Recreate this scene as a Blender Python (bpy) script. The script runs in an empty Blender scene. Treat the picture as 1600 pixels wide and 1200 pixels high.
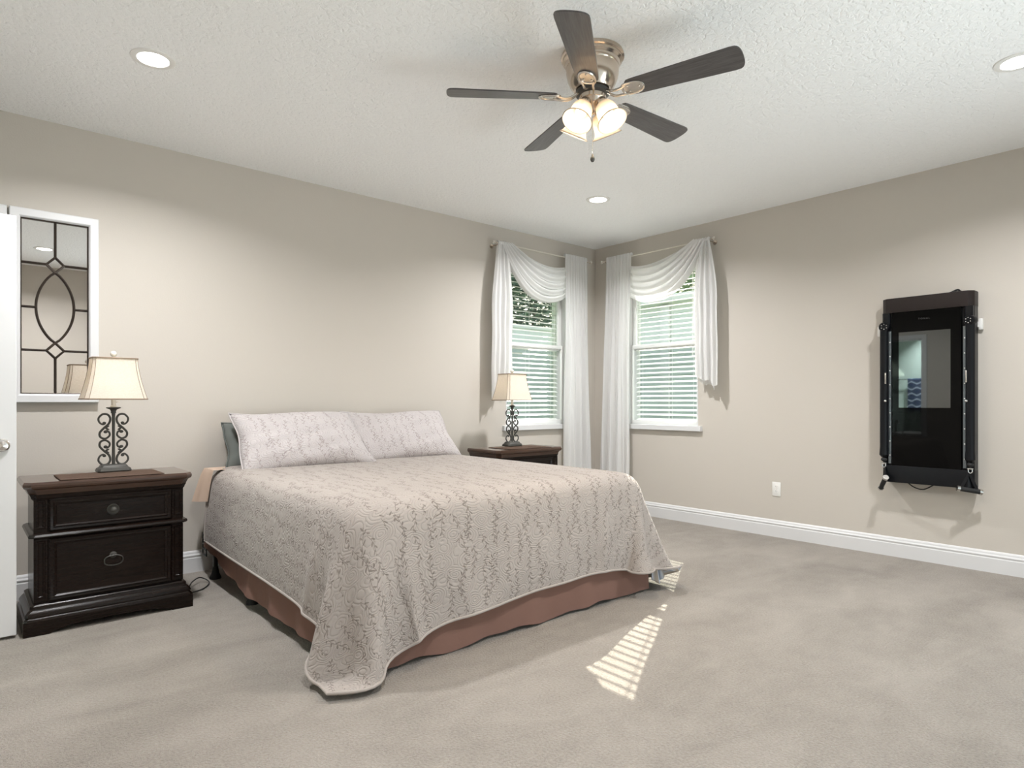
import bpy, bmesh, math, random
import numpy as np
from mathutils import Vector, Matrix

random.seed(7)
rng = np.random.default_rng(11)
S = bpy.context.scene
COL = S.collection
PI = math.pi

# ------------------------------------------------------------------ camera
cam_d = bpy.data.cameras.new('camera')
cam_d.sensor_width = 36.0
cam_d.lens = 36.0 * 995.8 / 1600.0
cam_d.shift_y = 28.0 / 1600.0
cam_d.clip_start = 0.02
cam = bpy.data.objects.new('camera', cam_d)
COL.objects.link(cam)
cam.location = (-5.122, -4.54, 1.118)
cam.rotation_euler = (PI / 2, 0, math.radians(48.987 - 90))
S.camera = cam

# ------------------------------------------------------------------ world, sun, exposure
w = bpy.data.worlds.new('world')
S.world = w
w.use_nodes = True
wn = w.node_tree
bg = wn.nodes['Background']
sky = wn.nodes.new('ShaderNodeTexSky')
sky.sky_type = 'NISHITA'
sky.sun_disc = False
sky.sun_elevation = math.radians(31)
sky.sun_rotation = math.radians(60)
sky.air_density = 1.2
sky.dust_density = 4.0
hz = wn.nodes.new('ShaderNodeMix')      # hazy bright sky
hz.data_type = 'RGBA'
hz.inputs[0].default_value = 0.75
hz.inputs[7].default_value = (3.3, 3.6, 3.7, 1)
wn.links.new(sky.outputs[0], hz.inputs[6])
wn.links.new(hz.outputs[2], bg.inputs[0])
bg.inputs[1].default_value = 0.36

sun_d = bpy.data.lights.new('sun', 'SUN')
sun_d.energy = 17.0
sun_d.angle = math.radians(0.2)
sun_d.color = (1.0, 0.93, 0.82)
sun = bpy.data.objects.new('sun', sun_d)
COL.objects.link(sun)
SUN_DIR = Vector((-1.0, -0.565, -0.697)).normalized()
sun.rotation_euler = SUN_DIR.to_track_quat('-Z', 'Y').to_euler()
sun.location = (6, 4, 6)

S.view_settings.view_transform = 'Standard'
S.view_settings.look = 'None'
S.view_settings.gamma = 1.0
S.view_settings.use_curve_mapping = False
S.view_settings.exposure = 0.05


def area_light(name, loc, direction, sx, sy, watts, color, parent=None, shape='RECTANGLE', spread=180):
    l = bpy.data.lights.new(name, 'AREA')
    l.shape = shape
    l.size = sx
    if shape in ('RECTANGLE', 'ELLIPSE'):
        l.size_y = sy
    l.energy = watts
    l.color = color
    l.spread = math.radians(spread)
    o = bpy.data.objects.new(name, l)
    COL.objects.link(o)
    o.location = loc
    o.rotation_euler = Vector(direction).to_track_quat('-Z', 'Y').to_euler()
    if parent:
        o.parent = parent
    return o


def point_light(name, loc, watts, color, radius, parent=None):
    l = bpy.data.lights.new(name, 'POINT')
    l.energy = watts
    l.color = color
    l.shadow_soft_size = radius
    o = bpy.data.objects.new(name, l)
    COL.objects.link(o)
    o.location = loc
    if parent:
        o.parent = parent
    return o


# portals only steer sampling of the sky through the three windows; they give no light of their own
def portal(loc, direction, sx, sy):
    o = area_light('window_portal', loc, direction, sx, sy, 1.0, (1, 1, 1))
    o.data.cycles.is_portal = True


portal((-0.845, 0.21, 1.66), (0, -1, 0), 0.81, 1.52)
portal((0.21, -0.845, 1.66), (-1, 0, 0), 0.81, 1.52)
portal((-7.3, 0.21, 1.75), (0, -1, 0), 1.4, 1.3)

# fill lamp added behind the camera, shining in through the added glass doors
area_light('added_fill', (-1.0, -6.1, 0.30), (-0.6, 1, 0.52), 3.4, 2.0, 84, (0.90, 0.95, 1.0), None, 'RECTANGLE', 130)

WARM = (1.0, 0.74, 0.48)
CAN = (0.985, 0.985, 1.0)
CAN_W = 38.0
FAN_W = 2.4
FAN_SPOT_W = 22.0
LAMP_W = 4.4


# ------------------------------------------------------------------ node helpers
def mat_new(name):
    m = bpy.data.materials.new(name)
    m.use_nodes = True
    nt = m.node_tree
    return m, nt, nt.nodes['Principled BSDF'], nt.nodes['Material Output']


def pr(name, col, rough=0.5, metal=0.0, spec=0.5, coat=0.0, coat_rough=0.1):
    m, nt, b, o = mat_new(name)
    b.inputs['Base Color'].default_value = (*col, 1)
    b.inputs['Roughness'].default_value = rough
    b.inputs['Metallic'].default_value = metal
    b.inputs['Specular IOR Level'].default_value = spec
    b.inputs['Coat Weight'].default_value = coat
    b.inputs['Coat Roughness'].default_value = coat_rough
    return m


class X:
    """a value socket that builds Math nodes when used in an expression"""
    def __init__(self, nt, s):
        self.nt, self.s = nt, s

    def _op(self, op, *args):
        n = self.nt.nodes.new('ShaderNodeMath')
        n.operation = op
        for i, a in enumerate(args):
            if isinstance(a, X):
                self.nt.links.new(a.s, n.inputs[i])
            else:
                n.inputs[i].default_value = a
        return X(self.nt, n.outputs[0])

    def __add__(a, b): return a._op('ADD', a, b)
    def __radd__(a, b): return a._op('ADD', b, a)
    def __sub__(a, b): return a._op('SUBTRACT', a, b)
    def __rsub__(a, b): return a._op('SUBTRACT', b, a)
    def __mul__(a, b): return a._op('MULTIPLY', a, b)
    def __rmul__(a, b): return a._op('MULTIPLY', b, a)
    def __truediv__(a, b): return a._op('DIVIDE', a, b)
    def __lt__(a, b): return a._op('LESS_THAN', a, b)
    def __gt__(a, b): return a._op('GREATER_THAN', a, b)
    def sin(a): return a._op('SINE', a)
    def abs(a): return a._op('ABSOLUTE', a)
    def floor(a): return a._op('FLOOR', a)
    def frac(a): return a._op('FRACT', a)
    def max(a, b): return a._op('MAXIMUM', a, b)
    def min(a, b): return a._op('MINIMUM', a, b)


def texco(nt, kind='Object'):
    return nt.nodes.new('ShaderNodeTexCoord').outputs[kind]


def xyz(nt, vec):
    n = nt.nodes.new('ShaderNodeSeparateXYZ')
    nt.links.new(vec, n.inputs[0])
    return [X(nt, n.outputs[i]) for i in range(3)]


def noise(nt, vec, scale, detail=2.0, rough=0.5, out='Fac', dist=0.0):
    n = nt.nodes.new('ShaderNodeTexNoise')
    n.inputs['Scale'].default_value = scale
    n.inputs['Detail'].default_value = detail
    n.inputs['Roughness'].default_value = rough
    n.inputs['Distortion'].default_value = dist
    if vec is not None:
        nt.links.new(vec, n.inputs['Vector'])
    return X(nt, n.outputs[out])


def voronoi(nt, vec, scale, feature='F1', out='Distance', rand=1.0):
    n = nt.nodes.new('ShaderNodeTexVoronoi')
    n.feature = feature
    n.inputs['Scale'].default_value = scale
    n.inputs['Randomness'].default_value = rand
    if vec is not None:
        nt.links.new(vec, n.inputs['Vector'])
    return X(nt, n.outputs[out])


def mapping(nt, vec, scale=(1, 1, 1), rot=(0, 0, 0), loc=(0, 0, 0)):
    n = nt.nodes.new('ShaderNodeMapping')
    n.inputs['Scale'].default_value = scale
    n.inputs['Rotation'].default_value = rot
    n.inputs['Location'].default_value = loc
    nt.links.new(vec, n.inputs['Vector'])
    return n.outputs[0]


def mixc(nt, fac, a, b):
    n = nt.nodes.new('ShaderNodeMix')
    n.data_type = 'RGBA'
    if isinstance(fac, X):
        nt.links.new(fac.s, n.inputs[0])
    else:
        n.inputs[0].default_value = fac
    for i, c in ((6, a), (7, b)):
        if isinstance(c, tuple):
            n.inputs[i].default_value = (*c, 1)
        else:
            nt.links.new(c, n.inputs[i])
    return n.outputs[2]


def ramp(nt, fac, stops):
    n = nt.nodes.new('ShaderNodeValToRGB')
    cr = n.color_ramp
    while len(cr.elements) < len(stops):
        cr.elements.new(0.5)
    for e, (p, c) in zip(cr.elements, stops):
        e.position = p
        e.color = (*c, 1)
    nt.links.new(fac.s, n.inputs[0])
    return n.outputs[0]


def bump(nt, b, height, strength=0.3, dist=0.01, prev=None):
    n = nt.nodes.new('ShaderNodeBump')
    n.inputs['Strength'].default_value = strength
    n.inputs['Distance'].default_value = dist
    nt.links.new(height.s, n.inputs['Height'])
    if prev is not None:
        nt.links.new(prev, n.inputs['Normal'])
    nt.links.new(n.outputs[0], b.inputs['Normal'])
    return n.outputs[0]


def setc(nt, b, sock):
    nt.links.new(sock, b.inputs['Base Color'])


# ------------------------------------------------------------------ materials
def m_wall(name, col):
    m, nt, b, o = mat_new(name)
    b.inputs['Base Color'].default_value = (*col, 1)
    b.inputs['Roughness'].default_value = 0.75
    b.inputs['Specular IOR Level'].default_value = 0.25
    bump(nt, b, noise(nt, texco(nt), 110, 2), 0.12, 0.004)
    return m


def m_ceiling():
    m, nt, b, o = mat_new('knockdown_ceiling_paint')
    b.inputs['Base Color'].default_value = (0.92, 0.925, 0.92, 1)
    b.inputs['Roughness'].default_value = 0.85
    b.inputs['Specular IOR Level'].default_value = 0.2
    t = texco(nt)
    n = noise(nt, t, 42, 3, 0.6, dist=0.6)
    bump(nt, b, n._op('SMOOTH_MIN', n, 0.56, 0.06), 0.9, 0.012)
    return m


def m_carpet():
    m, nt, b, o = mat_new('beige_carpet')
    t = texco(nt)
    big = noise(nt, mapping(nt, t, (1.0, 2.2, 1), (0, 0, 0.5)), 1.3, 3, 0.55, dist=0.7)
    mid = noise(nt, t, 9, 3, 0.6)
    fine = noise(nt, t, 330, 2, 0.7)
    tuft = noise(nt, t, 105, 2, 0.6)
    f = (big * 0.46 + mid * 0.16 + tuft * 0.40 + fine * 0.18)
    setc(nt, b, ramp(nt, f, [(0.40, (0.255, 0.226, 0.193)), (0.60, (0.372, 0.333, 0.288)), (0.78, (0.465, 0.420, 0.366))]))
    b.inputs['Roughness'].default_value = 1.0
    b.inputs['Specular IOR Level'].default_value = 0.05
    b.inputs['Sheen Weight'].default_value = 0.15
    bump(nt, b, fine * 0.5 + tuft * 1.2 + mid * 0.2, 1.0, 0.014)
    return m


def m_wood(name, dark, light, rough=0.32, coat=0.3, scale=(3, 40, 40), spec=0.22):
    m, nt, b, o = mat_new(name)
    t = mapping(nt, texco(nt), scale)
    g = noise(nt, t, 2.2, 5, 0.6, dist=0.4)
    setc(nt, b, ramp(nt, g, [(0.3, dark), (0.7, light)]))
    b.inputs['Roughness'].default_value = rough
    b.inputs['Specular IOR Level'].default_value = spec
    b.inputs['Coat Weight'].default_value = coat
    b.inputs['Coat Roughness'].default_value = 0.14
    bump(nt, b, g, 0.08, 0.003)
    return m


def vine_mask(nt, uv, W=0.070):
    """sprigs with a wavy stem and opposite leaves, in metres of cloth"""
    u, v, _ = xyz(nt, uv)
    wob = noise(nt, uv, 7, 1)
    u = u + (wob - 0.5) * 0.05
    col = (u / W).floor()
    wn_ = nt.nodes.new('ShaderNodeTexWhiteNoise')
    wn_.noise_dimensions = '1D'
    nt.links.new(col.s, wn_.inputs['W'])
    ro = X(nt, wn_.outputs['Value'])
    lx = ((u / W).frac() - 0.5) * W
    vv = v + ro * 0.37
    dx = lx - (vv * 36.0).sin() * 0.012
    stem = (dx.abs() < 0.0013)
    side = (dx > 0.0)
    pv = 0.030
    lv = ((vv / pv + side * 0.45).frac() - 0.5) * pv
    # leaf: an ellipse rising at 45 degrees away from the stem
    px = dx.abs() - 0.0085
    a = (px + lv) * 0.7071
    c_ = (px - lv) * 0.7071
    leaf = ((a * a) / (0.0095 ** 2) + (c_ * c_) / (0.0032 ** 2)) < 1.0
    gate = noise(nt, mapping(nt, uv, (1.0, 0.45, 1)), 13, 0) > 0.44
    gate2 = noise(nt, mapping(nt, uv, (1, 1, 1), loc=(3, 7, 0)), 30, 0) > 0.36
    return stem.max(leaf) * gate * gate2


def m_quilt(name, base, print_col, strength=1.0):
    m, nt, b, o = mat_new(name)
    uv = texco(nt, 'UV')
    k = vine_mask(nt, uv).max(vine_mask(nt, mapping(nt, uv, (1, -1, 1), (0, 0, 0.22), (0.71, 0.33, 0)), 0.17))
    tone = noise(nt, uv, 2.2, 2)
    bc = mixc(nt, tone, tuple(c * 0.94 for c in base), tuple(min(1, c * 1.05) for c in base))
    setc(nt, b, mixc(nt, k * (0.62 * strength), bc, print_col))
    b.inputs['Roughness'].default_value = 0.95
    b.inputs['Specular IOR Level'].default_value = 0.15
    b.inputs['Sheen Weight'].default_value = 0.1
    wv = nt.nodes.new('ShaderNodeVectorMath')
    wv.operation = 'MULTIPLY_ADD'
    nz = nt.nodes.new('ShaderNodeTexNoise')
    nz.inputs['Scale'].default_value = 9
    nt.links.new(uv, nz.inputs['Vector'])
    nt.links.new(nz.outputs['Color'], wv.inputs[0])
    wv.inputs[1].default_value = (0.05, 0.05, 0)
    nt.links.new(uv, wv.inputs[2])
    d = voronoi(nt, mapping(nt, wv.outputs[0], (1.0, 1.5, 1)), 12.0)
    ring = (d * (2 * PI * 3.4)).sin().abs()
    stitch = ring._op('POWER', ring, 0.4)
    n1 = bump(nt, b, stitch, 0.55, 0.006)
    bump(nt, b, noise(nt, uv, 60, 2), 0.15, 0.004, n1)
    return m


def m_stripe():
    m, nt, b, o = mat_new('striped_lining')
    uv = texco(nt, 'UV')
    u, v, _ = xyz(nt, uv)
    s = (u * 9.0 + noise(nt, uv, 3, 1) * 0.2).frac()
    setc(nt, b, ramp(nt, s, [(0.0, (0.62, 0.64, 0.68)), (0.28, (0.24, 0.29, 0.38)), (0.5, (0.60, 0.62, 0.66)), (0.75, (0.42, 0.36, 0.30))]))
    b.inputs['Roughness'].default_value = 0.95
    return m


def m_cloth(name, col, bump_scale=240, bs=0.15, transl=0.0, rough=0.95):
    m, nt, b, o = mat_new(name)
    b.inputs['Base Color'].default_value = (*col, 1)
    b.inputs['Roughness'].default_value = rough
    b.inputs['Specular IOR Level'].default_value = 0.15
    bump(nt, b, noise(nt, texco(nt), bump_scale, 2), bs, 0.003)
    if transl > 0:
        t = nt.nodes.new('ShaderNodeBsdfTranslucent')
        t.inputs[0].default_value = (*col, 1)
        mx = nt.nodes.new('ShaderNodeMixShader')
        mx.inputs[0].default_value = transl
        nt.links.new(b.outputs[0], mx.inputs[1])
        nt.links.new(t.outputs[0], mx.inputs[2])
        nt.links.new(mx.outputs[0], o.inputs[0])
    return m


def m_linen_shade():
    m, nt, b, o = mat_new('linen_lamp_shade')
    t = texco(nt)
    weave = noise(nt, mapping(nt, t, (12, 12, 160)), 6, 2) * 0.5 + noise(nt, mapping(nt, t, (160, 160, 10)), 4, 2) * 0.5
    c = ramp(nt, weave, [(0.3, (0.74, 0.67, 0.57)), (0.7, (0.90, 0.85, 0.77))])
    setc(nt, b, c)
    b.inputs['Roughness'].default_value = 0.95
    tr = nt.nodes.new('ShaderNodeBsdfTranslucent')
    nt.links.new(c, tr.inputs[0])
    mx = nt.nodes.new('ShaderNodeMixShader')
    mx.inputs[0].default_value = 0.45
    nt.links.new(b.outputs[0], mx.inputs[1])
    nt.links.new(tr.outputs[0], mx.inputs[2])
    nt.links.new(mx.outputs[0], o.inputs[0])
    return m


def m_emit(name, col, strength):
    m, nt, b, o = mat_new(name)
    b.inputs['Base Color'].default_value = (*col, 1)
    b.inputs['Emission Color'].default_value = (*col, 1)
    b.inputs['Emission Strength'].default_value = strength
    return m


def m_pane(name, tint, gloss=0.06):
    m, nt, b, o = mat_new(name)
    tr = nt.nodes.new('ShaderNodeBsdfTransparent')
    tr.inputs[0].default_value = (*tint, 1)
    g = nt.nodes.new('ShaderNodeBsdfGlossy')
    g.inputs['Roughness'].default_value = 0.01
    g.inputs[0].default_value = (1, 1, 1, 1)
    mx = nt.nodes.new('ShaderNodeMixShader')
    mx.inputs[0].default_value = gloss
    nt.links.new(tr.outputs[0], mx.inputs[1])
    nt.links.new(g.outputs[0], mx.inputs[2])
    nt.links.new(mx.outputs[0], o.inputs[0])
    return m


def m_leaf(name, c0, c1):
    m, nt, b, o = mat_new(name)
    n = noise(nt, texco(nt), 14, 3)
    setc(nt, b, ramp(nt, n, [(0.3, c0), (0.7, c1)]))
    b.inputs['Roughness'].default_value = 0.6
    return m


def m_screen():
    m, nt, b, o = mat_new('reflective_display')
    b.inputs['Base Color'].default_value = (0.008, 0.008, 0.0085, 1)
    b.inputs['Roughness'].default_value = 0.04
    b.inputs['Specular IOR Level'].default_value = 0.15
    g = nt.nodes.new('ShaderNodeBsdfGlossy')
    g.inputs['Roughness'].default_value = 0.02
    g.inputs[0].default_value = (0.8, 0.85, 0.84, 1)
    mx = nt.nodes.new('ShaderNodeMixShader')
    mx.inputs[0].default_value = 0.14
    nt.links.new(b.outputs[0], mx.inputs[1])
    nt.links.new(g.outputs[0], mx.inputs[2])
    nt.links.new(mx.outputs[0], o.inputs[0])
    return m


M = {}
M['wall'] = m_wall('beige_wall_paint', (0.56, 0.52, 0.465))
M['sage'] = m_wall('sage_wall_paint', (0.56, 0.70, 0.64))
M['ceiling'] = m_ceiling()
M['carpet'] = m_carpet()
M['trim'] = pr('white_trim_paint', (0.68, 0.68, 0.68), 0.35)
M['white'] = pr('white_plastic', (0.80, 0.79, 0.76), 0.3)
M['vinyl'] = pr('white_window_vinyl', (0.82, 0.83, 0.81), 0.35)
M['slat'] = pr('white_blind_slat', (0.86, 0.88, 0.86), 0.4)
M['cord_white'] = pr('white_blind_cord', (0.85, 0.86, 0.84), 0.7)
M['pane'] = m_pane('window_glass', (0.93, 0.97, 0.96), 0.05)
M['insect'] = m_pane('insect_screen', (0.62, 0.66, 0.66), 0.0)
M['nickel'] = pr('brushed_nickel', (0.62, 0.60, 0.57), 0.25, 1.0)
M['bronze'] = pr('antique_nickel', (0.60, 0.52, 0.44), 0.2, 1.0)
M['dark_metal'] = pr('dark_iron', (0.075, 0.075, 0.072), 0.45, 0.6)
M['pewter'] = pr('weathered_iron', (0.055, 0.053, 0.047), 0.5, 0.3)
M['black'] = pr('black_metal', (0.012, 0.012, 0.012), 0.45, 0.3)
M['espresso'] = m_wood('espresso_wood', (0.006, 0.0035, 0.0025), (0.012, 0.007, 0.005), 0.22, 0.0)
M['espresso_lamplit'] = m_wood('espresso_lamplit_wood', (0.034, 0.0155, 0.009), (0.060, 0.029, 0.017), 0.28, 0.8)  # espresso wood with lamp glow put into a lighter, warmer colour
M['blade'] = m_wood('dark_blade_wood', (0.040, 0.036, 0.036), (0.095, 0.088, 0.088), 0.38, 0.2, (4, 60, 60), 0.5)
M['quilt'] = m_quilt('vine_print_quilt', (0.355, 0.318, 0.290), (0.105, 0.082, 0.068))
M['sham'] = m_quilt('vine_print_sham', (0.50, 0.465, 0.46), (0.24, 0.19, 0.18), 0.9)
M['stripe'] = m_stripe()
M['skirt'] = m_cloth('mauve_cotton', (0.195, 0.112, 0.088), 90, 0.2)
M['peach'] = m_cloth('peach_sheet', (0.55, 0.42, 0.33), 120, 0.1)
M['mattress'] = m_cloth('white_ticking', (0.6, 0.58, 0.55), 120, 0.1)
M['curtain'] = m_cloth('white_sheer_curtain', (0.84, 0.835, 0.825), 260, 0.12, 0.35)
M['linen'] = m_linen_shade()
M['shade_trim'] = m_cloth('tan_shade_trim', (0.30, 0.23, 0.17), 300, 0.1)
M['crystal'] = m_pane('clear_crystal', (0.90, 0.88, 0.84), 0.42)
M['finial'] = pr('milky_crystal', (0.72, 0.68, 0.61), 0.1, 0.0, 0.8, 0.4)
M['socket'] = pr('ivory_socket', (0.70, 0.66, 0.58), 0.4)
M['bulb'] = m_emit('lit_bulb', (1.0, 0.82, 0.58), 3)
M['can'] = m_emit('lit_lens', (1.0, 0.97, 0.92), 14)
M['runner'] = m_cloth('woven_brown_mat', (0.085, 0.055, 0.04), 500, 0.6)
M['runner2'] = m_cloth('dark_grey_pillowcase', (0.13, 0.14, 0.13), 60, 0.2)
M['bronze_dark'] = pr('dark_bronze_muntin', (0.055, 0.042, 0.034), 0.35, 0.6)
M['mirror'] = pr('mirror_glass', (0.80, 0.80, 0.80), 0.01, 1.0)
M['gym'] = pr('black_gym_metal', (0.005, 0.0055, 0.007), 0.30, 0.0, 0.2)
M['gym_cap'] = pr('graphite_gym_cap', (0.022, 0.016, 0.015), 0.42, 0.2, 0.3)
M['gym_glass'] = pr('black_gym_glass', (0.0015, 0.0015, 0.0015), 0.03, 0.0, 0.12)
M['gym_screen'] = m_screen()
M['gym_grey'] = pr('grey_rail_metal', (0.16, 0.18, 0.20), 0.3, 0.8)
M['gym_mark'] = pr('dim_grey_lettering', (0.05, 0.05, 0.05), 0.5)
M['chrome'] = pr('bright_chrome', (0.75, 0.75, 0.75), 0.12, 1.0)
M['rubber'] = pr('black_rubber', (0.012, 0.012, 0.012), 0.7)
M['strap'] = m_cloth('black_webbing', (0.015, 0.015, 0.016), 600, 0.4)
M['stucco'] = m_wall('pale_stucco', (0.78, 0.82, 0.80))
M['grass'] = m_leaf('lawn_grass', (0.10, 0.18, 0.05), (0.24, 0.34, 0.12))
M['leaf_dark'] = m_leaf('dark_foliage', (0.03, 0.06, 0.045), (0.16, 0.24, 0.18))
M['leaf_pale'] = m_leaf('pale_foliage', (0.09, 0.17, 0.08), (0.30, 0.42, 0.24))
M['bark'] = m_leaf('tree_bark', (0.09, 0.07, 0.05), (0.17, 0.14, 0.11))
M['tile'] = pr('grey_stone_tile', (0.30, 0.28, 0.25), 0.3)
M['tub'] = pr('white_acrylic', (0.8, 0.8, 0.78), 0.15)
M['slot'] = pr('dark_slot', (0.03, 0.03, 0.03), 0.6)


def m_towel():
    m, nt, b, o = mat_new('patterned_blue_towel')
    y, z = xyz(nt, texco(nt))[1:]
    f = ((y * 36.0).sin() * 0.5 + (z * 30.0).sin()).abs()
    setc(nt, b, ramp(nt, f, [(0.25, (0.35, 0.42, 0.5)), (0.4, (0.02, 0.04, 0.09)), (0.9, (0.02, 0.04, 0.09))]))
    b.inputs['Roughness'].default_value = 1.0
    return m


M['towel'] = m_towel()


def m_shade_glass():
    m, nt, b, o = mat_new('frosted_lamp_glass')
    b.inputs['Base Color'].default_value = (0.95, 0.90, 0.82, 1)
    b.inputs['Roughness'].default_value = 0.35
    tr = nt.nodes.new('ShaderNodeBsdfTranslucent')
    tr.inputs[0].default_value = (0.30, 0.26, 0.215, 1)
    mx = nt.nodes.new('ShaderNodeMixShader')
    mx.inputs[0].default_value = 0.65
    nt.links.new(b.outputs[0], mx.inputs[1])
    nt.links.new(tr.outputs[0], mx.inputs[2])
    nt.links.new(mx.outputs[0], o.inputs[0])
    return m


M['frosted'] = m_shade_glass()


# ------------------------------------------------------------------ mesh helpers
def merge(bm, tmp, mtx=None):
    if mtx is not None:
        bmesh.ops.transform(tmp, matrix=mtx, verts=tmp.verts)
    me = bpy.data.meshes.new('tmp')
    tmp.to_mesh(me)
    tmp.free()
    bm.from_mesh(me)
    bpy.data.meshes.remove(me)


def box(bm, x0, x1, y0, y1, z0, z1, bev=0.0, seg=2, mtx=None):
    t = bmesh.new()
    bmesh.ops.create_cube(t, size=1.0)
    for v in t.verts:
        v.co = ((x0 + x1) / 2 + v.co.x * (x1 - x0), (y0 + y1) / 2 + v.co.y * (y1 - y0), (z0 + z1) / 2 + v.co.z * (z1 - z0))
    if bev > 0:
        bmesh.ops.bevel(t, geom=t.edges[:], offset=bev, segments=seg, affect='EDGES', profile=0.5)
    merge(bm, t, mtx)
    return bm


def prism(bm, pts, h0, h1, axis='z', bev=0.0, mtx=None):
    """extrude a 2D outline; axis z: (x,y); y: (x,z); x: (y,z)"""
    t = bmesh.new()
    def put(p, h):
        return {'z': (p[0], p[1], h), 'y': (p[0], h, p[1]), 'x': (h, p[0], p[1])}[axis]
    a = [t.verts.new(put(p, h0)) for p in pts]
    c = [t.verts.new(put(p, h1)) for p in pts]
    n = len(pts)
    t.faces.new(a)
    t.faces.new(c)
    for i in range(n):
        t.faces.new((a[i], a[(i + 1) % n], c[(i + 1) % n], c[i]))
    bmesh.ops.recalc_face_normals(t, faces=t.faces)
    if bev > 0:
        bmesh.ops.bevel(t, geom=t.edges[:], offset=bev, segments=2, affect='EDGES', profile=0.5)
    merge(bm, t, mtx)
    return bm


def rings(bm, rs, cap=True, closed=False):
    """skin a list of equally long vertex rings"""
    vr = [[bm.verts.new(p) for p in r] for r in rs]
    n = len(vr[0])
    m = len(vr)
    new = []
    for j in range(m if closed else m - 1):
        a, b_ = vr[j], vr[(j + 1) % m]
        for i in range(n):
            new.append(bm.faces.new((a[i], a[(i + 1) % n], b_[(i + 1) % n], b_[i])))
    if cap and not closed:
        new.append(bm.faces.new(vr[0][::-1]))
        new.append(bm.faces.new(vr[-1]))
    bmesh.ops.recalc_face_normals(bm, faces=new)
    return bm


def tube(bm, pts, r, seg=10, closed=False, cap=True):
    pts = [Vector(p) for p in pts]
    n = len(pts)
    rad = r if isinstance(r, (list, tuple)) else [r] * n
    tang = []
    for i in range(n):
        if closed:
            d = pts[(i + 1) % n] - pts[i - 1]
        else:
            d = pts[min(i + 1, n - 1)] - pts[max(i - 1, 0)]
        tang.append(d.normalized())
    up = Vector((0, 0, 1)) if abs(tang[0].z) < 0.9 else Vector((1, 0, 0))
    nrm = tang[0].cross(up).normalized()
    rs = []
    for i in range(n):
        nrm = (nrm - tang[i] * nrm.dot(tang[i])).normalized()
        bi = tang[i].cross(nrm)
        rs.append([pts[i] + (nrm * math.cos(2 * PI * k / seg) + bi * math.sin(2 * PI * k / seg)) * rad[i] for k in range(seg)])
    return rings(bm, rs, cap=cap, closed=closed)


def lathe(bm, prof, seg=32, mtx=None, cap=False):
    t = bmesh.new()
    rs = [[(max(r, 1e-4) * math.cos(2 * PI * k / seg), max(r, 1e-4) * math.sin(2 * PI * k / seg), z) for k in range(seg)] for r, z in prof]
    rings(t, rs, cap=cap)
    merge(bm, t, mtx)
    return bm


def ball(bm, c, r, sc=(1, 1, 1), u=16, v=12):
    t = bmesh.new()
    bmesh.ops.create_uvsphere(t, u_segments=u, v_segments=v, radius=r)
    merge(bm, t, Matrix.Translation(c) @ Matrix.Diagonal((*sc, 1)))
    return bm


def grid(bm, f, nu, nv, uvf=None):
    """a sheet: f(u, v) with u, v in 0..1"""
    vs = [[bm.verts.new(f(i / nu, j / nv)) for i in range(nu + 1)] for j in range(nv + 1)]
    uvl = bm.loops.layers.uv.verify() if uvf else None
    for j in range(nv):
        for i in range(nu):
            fc = bm.faces.new((vs[j][i], vs[j][i + 1], vs[j + 1][i + 1], vs[j + 1][i]))
            if uvf:
                for lp, (a, b_) in zip(fc.loops, ((i, j), (i + 1, j), (i + 1, j + 1), (i, j + 1))):
                    lp[uvl].uv = uvf(a / nu, b_ / nv)
    return bm


def bez(p0, p1, p2, n=12):
    p0, p1, p2 = Vector(p0), Vector(p1), Vector(p2)
    return [p0 * (1 - t) ** 2 + p1 * 2 * t * (1 - t) + p2 * t * t for t in [i / n for i in range(n + 1)]]


def catmull(pts, n=6, closed=False):
    P = [Vector(p) for p in pts]
    out = []
    m = len(P)
    rg = m if closed else m - 1
    for i in range(rg):
        if closed:
            a, b_, c, d = P[i - 1], P[i], P[(i + 1) % m], P[(i + 2) % m]
        else:
            a, b_, c, d = P[max(i - 1, 0)], P[i], P[i + 1], P[min(i + 2, m - 1)]
        for k in range(n):
            t = k / n
            out.append(0.5 * (2 * b_ + (c - a) * t + (2 * a - 5 * b_ + 4 * c - d) * t * t + (3 * b_ - a - 3 * c + d) * t ** 3))
    if not closed:
        out.append(P[-1])
    return out


def obj(name, bm, mat, parent=None, smooth=35, loc=None):
    me = bpy.data.meshes.new(name)
    bm.to_mesh(me)
    bm.free()
    for m in (mat if isinstance(mat, (list, tuple)) else [mat]):
        me.materials.append(M[m])
    if smooth:
        me.shade_smooth()
        me.set_sharp_from_angle(angle=math.radians(smooth))
    o = bpy.data.objects.new(name, me)
    COL.objects.link(o)
    if parent:
        o.parent = parent
    if loc:
        o.location = loc
    return o


def tag(o, label, cat, group=None, kind=None):
    o['label'] = label
    o['category'] = cat
    if group:
        o['group'] = group
    if kind:
        o['kind'] = kind
    return o


def thing(name, label, cat, loc=(0, 0, 0), rz=0.0, group=None):
    o = bpy.data.objects.new(name, None)
    o.empty_display_size = 0.1
    COL.objects.link(o)
    o.location = loc
    o.rotation_euler = (0, 0, rz)
    return tag(o, label, cat, group)


def struct(name, bm, mat, parent=None, smooth=35):
    o = obj(name, bm, mat, parent, smooth)
    if parent is None:
        o['kind'] = 'structure'
    return o


def sroot(name, loc=(0, 0, 0)):
    o = bpy.data.objects.new(name, None)
    COL.objects.link(o)
    o.location = loc
    o['kind'] = 'structure'
    return o


def dup(root, loc, label, rz=None, group=None):
    r = root.copy()
    COL.objects.link(r)
    r.location = loc
    if rz is not None:
        r.rotation_euler = (0, 0, rz)
    r['label'] = label
    if group:
        r['group'] = group
    def rec(src, dst):
        for ch in list(src.children):
            c = ch.copy()
            COL.objects.link(c)
            c.parent = dst
            rec(ch, c)
    rec(root, r)
    return r


def B():
    return bmesh.new()

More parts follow.
